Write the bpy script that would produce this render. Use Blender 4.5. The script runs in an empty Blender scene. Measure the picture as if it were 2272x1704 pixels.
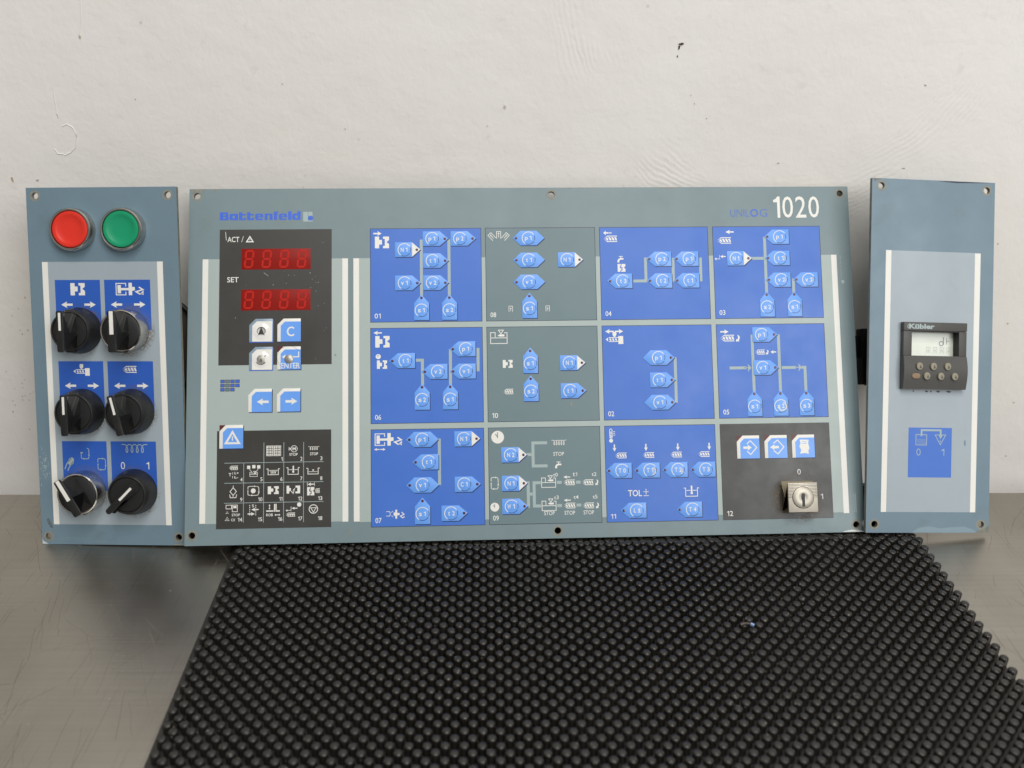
import bpy, bmesh, math, random
from mathutils import Matrix, Vector
random.seed(7)
R = math.radians
MM = 0.001
S = bpy.context.scene
COL = S.collection

# ------------------------------------------------------------------ camera
TABLE_TOP = -0.3899            # solved with the lens at the origin; everything is lifted so the table top is z = 0
def W(x, y, z): return Vector((x, y, z - TABLE_TOP))
cam_d = bpy.data.cameras.new("camera")
cam = bpy.data.objects.new("camera", cam_d); COL.objects.link(cam)
cam_d.sensor_width = 36.0; cam_d.lens = 1998.7 / 2272 * 36
cam_d.clip_start = 0.01; cam_d.clip_end = 50
PITCH, ROLL = R(26.45), R(-0.10)
_base = Matrix(((1, 0, 0), (0, 0, -1), (0, 1, 0)))
_M = Matrix.Rotation(ROLL, 3, 'Z') @ Matrix.Rotation(PITCH, 3, 'X') @ _base
_c2w = _M.transposed() @ Matrix(((1, 0, 0), (0, -1, 0), (0, 0, -1)))
cam.matrix_world = Matrix.Translation(W(0, 0, 0)) @ _c2w.to_4x4()
cam_d.dof.use_dof = True; cam_d.dof.focus_distance = 0.665; cam_d.dof.aperture_fstop = 7.0
S.camera = cam
# ------------------------------------------------------------------ light of the room
world = bpy.data.worlds.new("World"); S.world = world; world.use_nodes = True
bg = world.node_tree.nodes["Background"]
bg.inputs[0].default_value = (1.0, 0.97, 0.94, 1); bg.inputs[1].default_value = 0.22
def area(name, loc, target, size, size_y, power, color):
    d = bpy.data.lights.new(name, 'AREA'); d.shape = 'RECTANGLE'; d.size = size; d.size_y = size_y
    d.energy = power; d.color = color
    o = bpy.data.objects.new(name, d); COL.objects.link(o)
    o.location = loc; o.rotation_euler = (Vector(target) - Vector(loc)).to_track_quat('-Z', 'Y').to_euler()
    return o
area("ceiling_lamp", (0.2, -0.55, 2.1), (0.1, 0.62, 0.3), 1.3, 0.9, 18.5, (1.0, 0.98, 0.95))
area("ceiling_tube", (0.25, 0.05, 2.0), (0.15, 0.5, 0.0), 0.42, 0.16, 5.0, (1.0, 0.98, 0.95))
area("window_light", (1.4, -1.45, 1.5), (0.15, 0.67, 0.45), 1.3, 1.2, 29.0, (0.97, 0.985, 1.0))
S.view_settings.view_transform = 'Standard'; S.view_settings.look = 'None'
S.view_settings.exposure = 0.10; S.view_settings.gamma = 1.0

# ------------------------------------------------------------------ materials
def srgb(r, g, b):
    f = lambda v: (v / 255 / 12.92) if v <= 10 else ((v / 255 + 0.055) / 1.055) ** 2.4
    return (f(r), f(g), f(b))
def mat(name, col, rough=0.5, metal=0.0, vary=0.06, scale=60.0, bump=0.0, bscale=800.0, dirt=0.0, dirtcol=(0.10, 0.085, 0.065), spec=0.5):
    m = bpy.data.materials.new(name); m.use_nodes = True
    n = m.node_tree.nodes; l = m.node_tree.links; b = n["Principled BSDF"]
    b.inputs["Roughness"].default_value = rough; b.inputs["Metallic"].default_value = metal
    b.inputs["Specular IOR Level"].default_value = spec
    tc = n.new("ShaderNodeTexCoord")
    nz = n.new("ShaderNodeTexNoise"); nz.inputs["Scale"].default_value = scale; nz.inputs["Detail"].default_value = 6
    l.new(tc.outputs["Object"], nz.inputs["Vector"])
    mx = n.new("ShaderNodeMix"); mx.data_type = 'RGBA'
    mx.inputs["A"].default_value = (*[c * (1 - vary) for c in col], 1)
    mx.inputs["B"].default_value = (*[min(1, c * (1 + vary)) for c in col], 1)
    l.new(nz.outputs["Fac"], mx.inputs["Factor"])
    out = mx.outputs["Result"]
    if dirt > 0:
        n2 = n.new("ShaderNodeTexNoise"); n2.inputs["Scale"].default_value = 38; n2.inputs["Detail"].default_value = 9; n2.inputs["Roughness"].default_value = 0.7
        l.new(tc.outputs["Object"], n2.inputs["Vector"])
        rp = n.new("ShaderNodeMapRange"); rp.inputs["From Min"].default_value = 0.55; rp.inputs["From Max"].default_value = 0.8
        rp.inputs["To Max"].default_value = dirt
        l.new(n2.outputs["Fac"], rp.inputs["Value"])
        m2 = n.new("ShaderNodeMix"); m2.data_type = 'RGBA'; l.new(rp.outputs["Result"], m2.inputs["Factor"])
        l.new(out, m2.inputs["A"]); m2.inputs["B"].default_value = (*dirtcol, 1); out = m2.outputs["Result"]
    l.new(out, b.inputs["Base Color"])
    if rough < 0.95:
        rr = n.new("ShaderNodeMapRange"); rr.inputs["From Min"].default_value = .3; rr.inputs["From Max"].default_value = .7
        rr.inputs["To Min"].default_value = max(0.02, rough - 0.10); rr.inputs["To Max"].default_value = min(1, rough + 0.10)
        ng = n.new("ShaderNodeTexNoise"); ng.inputs["Scale"].default_value = 22; ng.inputs["Detail"].default_value = 7; ng.inputs["Roughness"].default_value = .65     # grease and handling
        l.new(tc.outputs["Object"], ng.inputs["Vector"]); l.new(ng.outputs["Fac"], rr.inputs["Value"]); l.new(rr.outputs["Result"], b.inputs["Roughness"])
    if bump > 0:
        n3 = n.new("ShaderNodeTexNoise"); n3.inputs["Scale"].default_value = bscale; n3.inputs["Detail"].default_value = 4
        l.new(tc.outputs["Object"], n3.inputs["Vector"])
        bp = n.new("ShaderNodeBump"); bp.inputs["Strength"].default_value = bump; bp.inputs["Distance"].default_value = 0.0002
        l.new(n3.outputs["Fac"], bp.inputs["Height"]); l.new(bp.outputs["Normal"], b.inputs["Normal"])
    return m
M = {}
M['plate'] = mat("plate_paint", srgb(121, 139, 143), 0.42, bump=0.15, bscale=1800, vary=0.06, dirt=0.16)
M['plate_side'] = mat("plate_paint_blue", srgb(112, 135, 148), 0.42, bump=0.15, bscale=1800, vary=0.06, dirt=0.28)
M['edge'] = mat("worn_plate_edge", srgb(120, 118, 105), 0.5, vary=0.5, scale=150)
M['field'] = mat("pale_grey_print", srgb(170, 183, 179), 0.42, vary=0.03, bump=0.1, bscale=1800, dirt=0.04)
M['field_side'] = mat("pale_blue_grey_print", srgb(163, 175, 182), 0.42, vary=0.03, bump=0.1, bscale=1800, dirt=0.12)
M['white'] = mat("white_print", srgb(236, 234, 226), 0.45, vary=0.03)
M['blue'] = mat("blue_print", srgb(64, 114, 204), 0.42, vary=0.035, bump=0.1, bscale=1800)
M['blue_side'] = mat("deep_blue_print", srgb(44, 94, 188), 0.42, vary=0.04, bump=0.1, bscale=1800)
M['sky'] = mat("light_blue_print", srgb(106, 164, 244), 0.40, vary=0.03)
M['greycell'] = mat("slate_print", srgb(108, 129, 134), 0.42, vary=0.04, bump=0.1, bscale=1800)
M['black'] = mat("black_print", srgb(60, 59, 56), 0.38, vary=0.06, dirt=0.08, dirtcol=(0.2, 0.19, 0.17))
M['line'] = mat("dark_outline_print", srgb(48, 56, 74), 0.45)
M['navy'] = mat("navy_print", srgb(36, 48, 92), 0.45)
M['bar'] = mat("grey_green_print", srgb(165, 182, 180), 0.45, vary=0.03)
M['led'] = mat("maroon_lens", srgb(88, 36, 48), 0.25)
M['maroon'] = mat("maroon_corner", srgb(92, 30, 30), 0.4)
M['logo'] = mat("logo_blue", srgb(62, 106, 214), 0.45)
M['redwin'] = mat("red_filter", srgb(142, 30, 24), 0.35, vary=0.05, scale=300, spec=0.12)
M['redseg'] = mat("red_segment", srgb(188, 42, 32), 0.35, spec=0.12)
M['redcap'] = mat("red_cap", srgb(228, 52, 36), 0.38, vary=0.04, scale=90, dirt=0.05)
M['greencap'] = mat("green_cap", srgb(18, 152, 106), 0.38, vary=0.04, scale=90, dirt=0.05)
M['chrome'] = mat("worn_chrome", (0.52, 0.50, 0.46), 0.24, metal=1.0, vary=0.15, scale=300, bump=0.2, bscale=500, dirt=0.08, dirtcol=(0.16, 0.13, 0.10))
M['nickel'] = mat("nickel_lock", (0.47, 0.43, 0.355), 0.48, metal=0.6, vary=0.06, scale=200)
M['brass'] = mat("tarnished_lock_side", (0.22, 0.19, 0.13), 0.45, metal=0.8, vary=0.2, scale=200)
M['knob'] = mat("black_knob_plastic", srgb(31, 31, 31), 0.42, vary=0.25, scale=120, bump=0.3, bscale=1500, dirt=0.16, dirtcol=(0.12, 0.105, 0.085))
M['dark'] = mat("black_plastic", srgb(20, 20, 21), 0.5)
M['rearbrown'] = mat("shaded_gap_brown", srgb(74, 66, 58), 0.7, vary=.2)  # shade of the gap beside the left panel, put into the colour
M['counter'] = mat("counter_grey_plastic", srgb(76, 75, 72), 0.5, bump=0.3, bscale=1500, vary=0.08, dirt=0.22, dirtcol=(0.12, 0.10, 0.08))
M['rubberkey'] = mat("beige_key_rubber", srgb(150, 144, 124), 0.6, vary=0.1, scale=400)
M['tankey'] = mat("tan_key_rubber", srgb(148, 122, 96), 0.6, vary=0.1, scale=400)
M['lcd'] = mat("lcd_panel", srgb(226, 232, 218), 0.25, vary=0.06, scale=80)
M['lcdseg'] = mat("lcd_segment", srgb(158, 164, 162), 0.4)
M['lcdfaint'] = mat("faint_lcd_segment", srgb(198, 204, 194), 0.4)
M['grime'] = mat("thin_grime", srgb(92, 104, 108), 0.6, vary=.3, scale=500)
M['smear'] = mat("rubbed_film", srgb(128, 150, 161), 0.4)
M['stain'] = mat("brown_wall_blemish", srgb(186, 174, 156), 0.8, vary=.3, scale=500)
M['ring'] = mat("bare_hole_ring", srgb(136, 136, 126), 0.5, vary=0.4, scale=400)
M['worn'] = mat("scuffed_film", srgb(200, 205, 200), 0.3, vary=0.1, scale=400)
M['wornwhite'] = mat("clear_domed_film", srgb(238, 237, 232), 0.12, vary=0.03)
M['filmgrey'] = mat("cloudy_film_edge", srgb(140, 160, 178), 0.2, vary=0.15, scale=300)
M['dome'] = mat("bare_metal_dome", (0.42, 0.41, 0.37), 0.45, metal=0.7, vary=0.3, scale=600)
M['rust'] = mat("dark_wear", srgb(62, 52, 44), 0.6, vary=0.3, scale=500)

# ------------------------------------------------------------------ mesh helpers
def link(name, me, parent=None, m=None):
    o = bpy.data.objects.new(name, me); COL.objects.link(o)
    if m is not None: me.materials.append(m)
    if parent is not None: o.parent = parent
    return o
def tag(o, label=None, cat=None, group=None, kind=None):
    for k, v in (('label', label), ('category', cat), ('group', group), ('kind', kind)):
        if v: o[k] = v
    return o
def smooth(me, ang=35):
    for p in me.polygons: p.use_smooth = True
    me.set_sharp_from_angle(angle=R(ang))
def area2(p): return sum(p[i][0] * p[(i + 1) % len(p)][1] - p[(i + 1) % len(p)][0] * p[i][1] for i in range(len(p)))
def circle(cx, cy, r, n=24, a0=0.0): return [(cx + r * math.cos(a0 + 2 * math.pi * i / n), cy + r * math.sin(a0 + 2 * math.pi * i / n)) for i in range(n)]
def rect(x0, y0, x1, y1): return [(x0, y0), (x1, y0), (x1, y1), (x0, y1)]
def arc(cx, cy, r, a, b, n=16): return [(cx + r * math.cos(R(a + (b - a) * i / n)), cy + r * math.sin(R(a + (b - a) * i / n))) for i in range(n + 1)]
def stroke(pts, w, closed=False):
    """a polyline of width w as a strip of quads with mitred joints"""
    n = len(pts); L = []; Rr = []
    for i in range(n):
        p = Vector(pts[i])
        a = Vector(pts[i - 1]) if (i > 0 or closed) else None
        b = Vector(pts[(i + 1) % n]) if (i < n - 1 or closed) else None
        d1 = (p - a).normalized() if a is not None and (p - a).length > 1e-9 else None
        d2 = (b - p).normalized() if b is not None and (b - p).length > 1e-9 else None
        if d1 is None: d1 = d2
        if d2 is None: d2 = d1
        t = d1 + d2
        if t.length < 1e-6: t = d1
        t.normalize(); nn = Vector((-t.y, t.x)); k = max(0.35, nn.dot(Vector((-d1.y, d1.x))))
        L.append(p + nn * (w / 2 / k)); Rr.append(p - nn * (w / 2 / k))
    out = []
    for i in range(n if closed else n - 1):
        j = (i + 1) % n
        out.append([tuple(L[i]), tuple(L[j]), tuple(Rr[j]), tuple(Rr[i])])
    return out
_txt = {}
def text_raw(s, bold):
    k = (s, bold)
    if k not in _txt:
        cu = bpy.data.curves.new("t", 'FONT'); cu.body = s; cu.size = 1.0; cu.offset = bold; cu.resolution_u = 3
        ob = bpy.data.objects.new("t", cu); COL.objects.link(ob)
        dg = bpy.context.evaluated_depsgraph_get(); me = bpy.data.meshes.new_from_object(ob.evaluated_get(dg))
        v = [(p.co.x, -p.co.y) for p in me.vertices]; f = [list(p.vertices) for p in me.polygons]
        bpy.data.objects.remove(ob); bpy.data.curves.remove(cu); bpy.data.meshes.remove(me)
        x0 = min(a for a, b in v); x1 = max(a for a, b in v); y0 = min(b for a, b in v); y1 = max(b for a, b in v)
        _txt[k] = ([((a - x0) / (x1 - x0), (b - y0) / (y1 - y0)) for a, b in v], f)
    return _txt[k]
ADV = {'1': .5, '0': .56, 'O': .74, 'I': .3, '/': .4, '+': .6, '-': .4, ' ': .3}
def text(s, box, bold=0.015, rot=0):
    x0, y0, x1, y1 = box
    if '1' in s:                      # a one with its flag, drawn as a shape of its own
        ws = [.62 if c == '1' else 1.0 for c in s]; g = .22; tot = sum(ws) + g * (len(s) - 1); x = x0; out = []
        for c, w in zip(s, ws):
            a, b = x, x + (x1 - x0) * w / tot; x = b + (x1 - x0) * g / tot
            if c != '1': out += text(c, (a, y0, b, y1), bold); continue
            W_ = b - a; t = min(W_ * .5, (y1 - y0) * (.125 + bold * 2.2)); h = y1 - y0
            out.append([(b, y0), (b, y1), (b - t, y1), (b - t, y0 + h * .27), (a, y0 + h * .27), (a, y0 + h * .17), (a + (b - t - a) * .6, y0 + h * .12), (b - t * .8, y0)])
        return out
    v, f = text_raw(s, bold)
    if rot == 90: q = [(x0 + (x1 - x0) * b, y1 - (y1 - y0) * a) for a, b in v]       # reads upwards
    else: q = [(x0 + (x1 - x0) * a, y0 + (y1 - y0) * b) for a, b in v]
    return [[q[i] for i in p] for p in f]

class Panel:
    """local frame: x right, z up, y into the panel; print is laid out in (u right, d down from the top edge, h out of the face), all in mm"""
    def __init__(s, name, label, cat, loc, yaw, lean, roll, Wd, Hh):
        s.W, s.H = Wd, Hh
        s.root = bpy.data.objects.new(name, None); COL.objects.link(s.root); s.root.empty_display_size = 0.03
        tag(s.root, label, cat)
        rot = Matrix.Rotation(yaw, 3, 'Z') @ Matrix.Rotation(-lean, 3, 'X') @ Matrix.Rotation(roll, 3, 'Y')
        s.root.matrix_world = Matrix.Translation(W(*[c * MM for c in loc])) @ rot.to_4x4()
        e = rot.transposed() @ (W(0, 0, 0) - W(*[c * MM for c in loc]))
        s.eye = (e.x / MM, Hh - e.z / MM, -e.y / MM)
    def at(s, u, d, h):
        """where a point h mm proud of the face must stand to be seen over the face point (u, d)"""
        k = (s.eye[2] - h) / s.eye[2]
        return (s.eye[0] + (u - s.eye[0]) * k, s.eye[1] + (d - s.eye[1]) * k)
    def P(s, u, d, h): return (u * MM, -h * MM, (s.H - d) * MM)
    def sheet(s, name, polys, h, m, parent=None):
        v = []; f = []
        for p in polys:
            if area2([(a, -b) for a, b in p]) < 0: p = p[::-1]
            f.append(list(range(len(v), len(v) + len(p)))); v += [s.P(a, b, h) for a, b in p]
        me = bpy.data.meshes.new(name); me.from_pydata(v, [], f)
        return link(name, me, parent or s.root, M[m] if isinstance(m, str) else m)
    def prism(s, name, poly, h0, h1, m, parent=None, bevel=0.0, top=None):
        if area2([(a, -b) for a, b in poly]) < 0: poly = poly[::-1]
        n = len(poly); bm = bmesh.new()
        lo = [bm.verts.new(s.P(a, b, h0)) for a, b in poly]; tp = top or poly
        hi = [bm.verts.new(s.P(a, b, h1)) for a, b in tp]
        bm.faces.new(hi); bm.faces.new(lo[::-1])
        for i in range(n): bm.faces.new((lo[i], lo[(i + 1) % n], hi[(i + 1) % n], hi[i]))
        if bevel > 0:
            es = [e for e in bm.edges if all(v in set(hi) for v in e.verts)] + [e for e in bm.edges if (e.verts[0] in set(lo)) != (e.verts[1] in set(lo))]
            bmesh.ops.bevel(bm, geom=es, offset=bevel * MM, segments=2, affect='EDGES', profile=0.6)
        bmesh.ops.recalc_face_normals(bm, faces=bm.faces)
        me = bpy.data.meshes.new(name); bm.to_mesh(me); bm.free()
        if bevel > 0: smooth(me, 40)
        return link(name, me, parent or s.root, M[m] if isinstance(m, str) else m)
    def lathe(s, name, c, prof, m, parent=None, seg=48, cap=True):
        v = []; f = []
        for r, h in prof:
            v += [s.P(c[0] + r * math.cos(2 * math.pi * i / seg), c[1] - r * math.sin(2 * math.pi * i / seg), h) for i in range(seg)]
        for k in range(len(prof) - 1):
            for i in range(seg):
                j = (i + 1) % seg; f.append((k * seg + i, k * seg + j, (k + 1) * seg + j, (k + 1) * seg + i))
        if cap: f.append([(len(prof) - 1) * seg + i for i in range(seg)])
        me = bpy.data.meshes.new(name); me.from_pydata(v, [], f); smooth(me, 38)
        return link(name, me, parent or s.root, M[m] if isinstance(m, str) else m)
    def plate(s, name, holes, m, cut=()):
        """the 3 mm plate with its drilled holes and cut-outs, and a lighter bare edge"""
        bm = bmesh.new(); loops = [rect(0, 0, s.W, s.H)] + [circle(u, d, r, 20) for u, d, r in holes] + [rect(*c) for c in cut]
        for h in (0,):
            for lp in loops:
                vs = [bm.verts.new(s.P(a, b, h)) for a, b in lp]
                for i in range(len(vs)): bm.edges.new((vs[i], vs[(i + 1) % len(vs)]))
        bmesh.ops.triangle_fill(bm, use_beauty=True, use_dissolve=False, edges=bm.edges[:])
        r = bmesh.ops.extrude_face_region(bm, geom=bm.faces[:])
        for e in r['geom']:
            if isinstance(e, bmesh.types.BMVert): e.co.y += 3.0 * MM
        bmesh.ops.recalc_face_normals(bm, faces=bm.faces)
        me = bpy.data.meshes.new(name); me.materials.append(M[m]); me.materials.append(M['edge'])
        for f in bm.faces: f.material_index = 1 if abs(f.normal.y) < 0.5 else 0
        bm.to_mesh(me); bm.free()
        o = link(name, me, s.root)
        for u, d, rr in holes:
            c = [(circle(u, d, rr + 0.02, 20)[i], circle(u, d, rr * 1.6, 20)[i]) for i in range(20)]
            s.sheet("hole_rim", [[c[i][0], c[(i + 1) % 20][0], c[(i + 1) % 20][1], c[i][1]] for i in range(20)], 0.03, 'ring', o)
        return o

# ------------------------------------------------------------------ symbols, drawn in a box (x0, y0, x1, y1); each returns polygons
def fit(box, polys):
    x0, y0, x1, y1 = box
    return [[(x0 + (x1 - x0) * a, y0 + (y1 - y0) * b) for a, b in p] for p in polys]
def i_arrow(box, d='R', k=0.30):
    p = [(0, .5 - k / 2), (.55, .5 - k / 2), (.48, 0), (1, .5), (.48, 1), (.55, .5 + k / 2), (0, .5 + k / 2)]
    if d == 'L': p = [(1 - a, b) for a, b in p]
    if d in 'UD':
        p = [(b, a) for a, b in p]
        if d == 'U': p = [(a, 1 - b) for a, b in p]
    return fit(box, [p])
def i_mould(box): return fit(box, [[(0, 0), (.3, 0), (.3, .28), (.5, .28), (.5, .68), (.3, .68), (.3, 1), (0, 1)],
    [(.57, 0), (1, 0), (1, .3), (.82, .47), (1, .64), (1, 1), (.57, 1), (.57, .8), (.7, .8), (.7, .2), (.57, .2)]])
def i_mould_closed(box): return fit(box, [[(0, 0), (.42, 0), (.42, .2), (.3, .2), (.3, .55), (.5, .55), (.5, .75), (.35, .75), (.35, 1), (0, 1)],
    [(.5, 0), (1, 0), (1, .3), (.78, .46), (1, .62), (1, 1), (.45, 1), (.45, .84), (.62, .84), (.62, .42), (.42, .42), (.42, .3), (.5, .3)]])
def i_screw(box):
    P = [[(0, .47), (.27, 0), (1, 0), (1, .13), (.3, .13)], [(0, .53), (.3, .87), (1, .87), (1, 1), (.27, 1)], [(.12, .5), (.28, .26), (.36, .74), (.3, .76)]]
    for k in range(3):
        a = .34 + k * .22; P.append([(a, .24), (min(1, a + .15), .24), (min(1, a + .26), .76), (min(1, a + .11), .76)])
    return fit(box, P)
def i_clock(box):
    x0, y0, x1, y1 = box; cx, cy, r = (x0 + x1) / 2, (y0 + y1) / 2, (x1 - x0) / 2
    return [circle(cx, cy, r, 24)], stroke([(cx - r * .35, cy - r * .5), (cx - r * .02, cy + r * .02), (cx - r * .02, cy - r * .75)], r * .14)
def i_coil(box, n=4, w=.3):
    x0, y0, x1, y1 = box; pts = []; N = n * 20; rx = (x1 - x0) / (n + 1.2) * .42; ry = (y1 - y0) / 2
    for i in range(N + 1):
        t = i / N; a = 2 * math.pi * n * t
        pts.append((x0 + (x1 - x0) * (.1 + .8 * t) + rx * math.sin(a), y0 + ry - ry * math.cos(a)))
    return stroke([(x0, y0)] + pts + [(x1, y0)], w)
def i_tap(box): return fit(box, [[(.25, 0), (.85, 0), (.85, .1), (.6, .1), (.6, .3), (.95, .3), (.95, .55), (.5, .55), (.3, .7), (.3, 1), (0, 1), (0, .7), (.2, .4), (.48, .3), (.48, .1), (.25, .1)]])
def i_machine(box, w):
    x0, y0, x1, y1 = box; X = lambda a: x0 + (x1 - x0) * a; Y = lambda b: y0 + (y1 - y0) * b
    return (stroke([(X(0), Y(.58)), (X(1), Y(.58)), (X(1), Y(1)), (X(0), Y(1))], w, True) + stroke([(X(0), Y(.54)), (X(0), Y(.18)), (X(.28), Y(.18)), (X(.28), Y(.54))], w)
            + stroke([(X(.82), Y(.2)), (X(1), Y(.2)), (X(1), Y(.54))], w) + stroke([(X(.48), Y(0)), (X(.78), Y(0)), (X(.63), Y(.28))], w, True) + [[(X(.42), Y(.4)), (X(.55), Y(.32)), (X(.84), Y(.32)), (X(.84), Y(.48)), (X(.55), Y(.48))]])
def i_cycle(box, w, gap=False):
    x0, y0, x1, y1 = box; X = lambda a: x0 + (x1 - x0) * a; Y = lambda b: y0 + (y1 - y0) * b; h = w * 1.5
    o = stroke([(X(.1), Y(.35)), (X(.1), Y(.12)), (X(.2), Y(.05)), (X(.6), Y(.05))], w) if not gap else [rect(X(.02), Y(.38), X(.3), Y(.48))]
    o += stroke([(X(.72), Y(.05)), (X(.85), Y(.08)), (X(.92), Y(.2)), (X(.92), Y(.6))], w)
    o += stroke([(X(.92), Y(.75)), (X(.85), Y(.92)), (X(.75), Y(.95)), (X(.42), Y(.95))], w)
    o += stroke([(X(.28), Y(.95)), (X(.12), Y(.9)), (X(.1), Y(.8)), (X(.1), Y(.5))], w)
    o += [[(X(.92) - h, Y(.6)), (X(.92) + h, Y(.6)), (X(.92), Y(.6) + 2 * h)], [(X(.42), Y(.95) - h), (X(.42), Y(.95) + h), (X(.42) - 2 * h, Y(.95))], [(X(.1) - h, Y(.55)), (X(.1) + h, Y(.55)), (X(.1), Y(.55) - 1.6 * h)]]
    if not gap: o += [[(X(.58), Y(.05) - h), (X(.58), Y(.05) + h), (X(.58) + 2 * h, Y(.05))]]
    return o
def i_eject(box, w):
    x0, y0, x1, y1 = box; X = lambda a: x0 + (x1 - x0) * a; Y = lambda b: y0 + (y1 - y0) * b
    return (stroke([(X(.36), Y(.3)), (X(.36), Y(.05)), (X(.02), Y(.05)), (X(.02), Y(.97)), (X(.36), Y(.97)), (X(.36), Y(.72))], w) + [[(X(.07), Y(.18)), (X(.19), Y(.18)), (X(.19), Y(.42)), (X(.46), Y(.42)), (X(.46), Y(0)), (X(.58), Y(0)), (X(.58), Y(.34)), (X(.68), Y(.34)), (X(.68), Y(.42)), (X(.68), Y(.6)), (X(.58), Y(.66)), (X(.58), Y(1)), (X(.46), Y(1)), (X(.46), Y(.6)), (X(.19), Y(.6)), (X(.19), Y(.85)), (X(.07), Y(.85))]]
            + stroke([(X(.82), Y(.35)), (X(.96), Y(.55)), (X(.72), Y(.72)), (X(.84), Y(.9)), (X(.98), Y(.86))], w * 1.5) + [[(X(.98), Y(.62)), (X(.98), Y(.98)), (X(.85), Y(.9))]])
def i_bath(box, w, inner=''):
    x0, y0, x1, y1 = box; X = lambda a: x0 + (x1 - x0) * a; Y = lambda b: y0 + (y1 - y0) * b
    o = stroke([(X(0), Y(.22)), (X(.12), Y(.22)), (X(.12), Y(1)), (X(.88), Y(1)), (X(.88), Y(.22)), (X(1), Y(.22))], w)
    if inner == 'thermo': o += [rect(X(.46), Y(0), X(.56), Y(.6)), rect(X(.17), Y(.42), X(.44), Y(.48)), rect(X(.58), Y(.42), X(.84), Y(.48)), circle(X(.51), Y(.7), (x1 - x0) * .08, 10)]
    if inner == 'coil': o += [rect(X(.17), Y(.38), X(.84), Y(.44))] + i_coil((X(.24), Y(.52), X(.78), Y(.84)), 4, w * .6)
    if inner == 'level': o += [rect(X(.17), Y(.66), X(.84), Y(.72)), [(X(.42), Y(.4)), (X(.6), Y(.4)), (X(.51), Y(.62))]]
    return o
def i_bend(box): return fit(box, [[(.35, 0), (.75, .2), (.85, .5), (.6, .8), (.75, .95), (0, 1), (.1, .6), (.3, .72), (.5, .45)]])
def i_thermo(box, w):
    x0, y0, x1, y1 = box; X = lambda a: x0 + (x1 - x0) * a; Y = lambda b: y0 + (y1 - y0) * b
    return stroke([(X(.2), Y(.68)), (X(.2), Y(.1)), (X(.3), Y(.02)), (X(.46), Y(.02)), (X(.56), Y(.1)), (X(.56), Y(.68))], w) + [circle(X(.38), Y(.86), (y1 - y0) * .14, 14), rect(X(.3), Y(.45), X(.46), Y(.7)), rect(X(.7), Y(.2), X(1), Y(.24)), rect(X(.7), Y(.32), X(1), Y(.36)), rect(X(.7), Y(.44), X(1), Y(.48)), rect(X(.26), Y(.22), X(.5), Y(.28)), rect(X(.26), Y(.34), X(.5), Y(.4))]
def i_nozzle(box):
    return fit(box, [[(.4, 0), (.62, 0), (.62, .25), (.54, .42), (.47, .42), (.4, .25)], [(0, .62), (.14, .46), (.14, .78)], rect(.18, .44, .72, .5), rect(.18, .76, .72, .82), rect(.72, .35, 1, 1)]
               + [[(a, .54), (a + .09, .54), (a + .14, .73), (a + .05, .73)] for a in (.2, .36, .52)])

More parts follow.
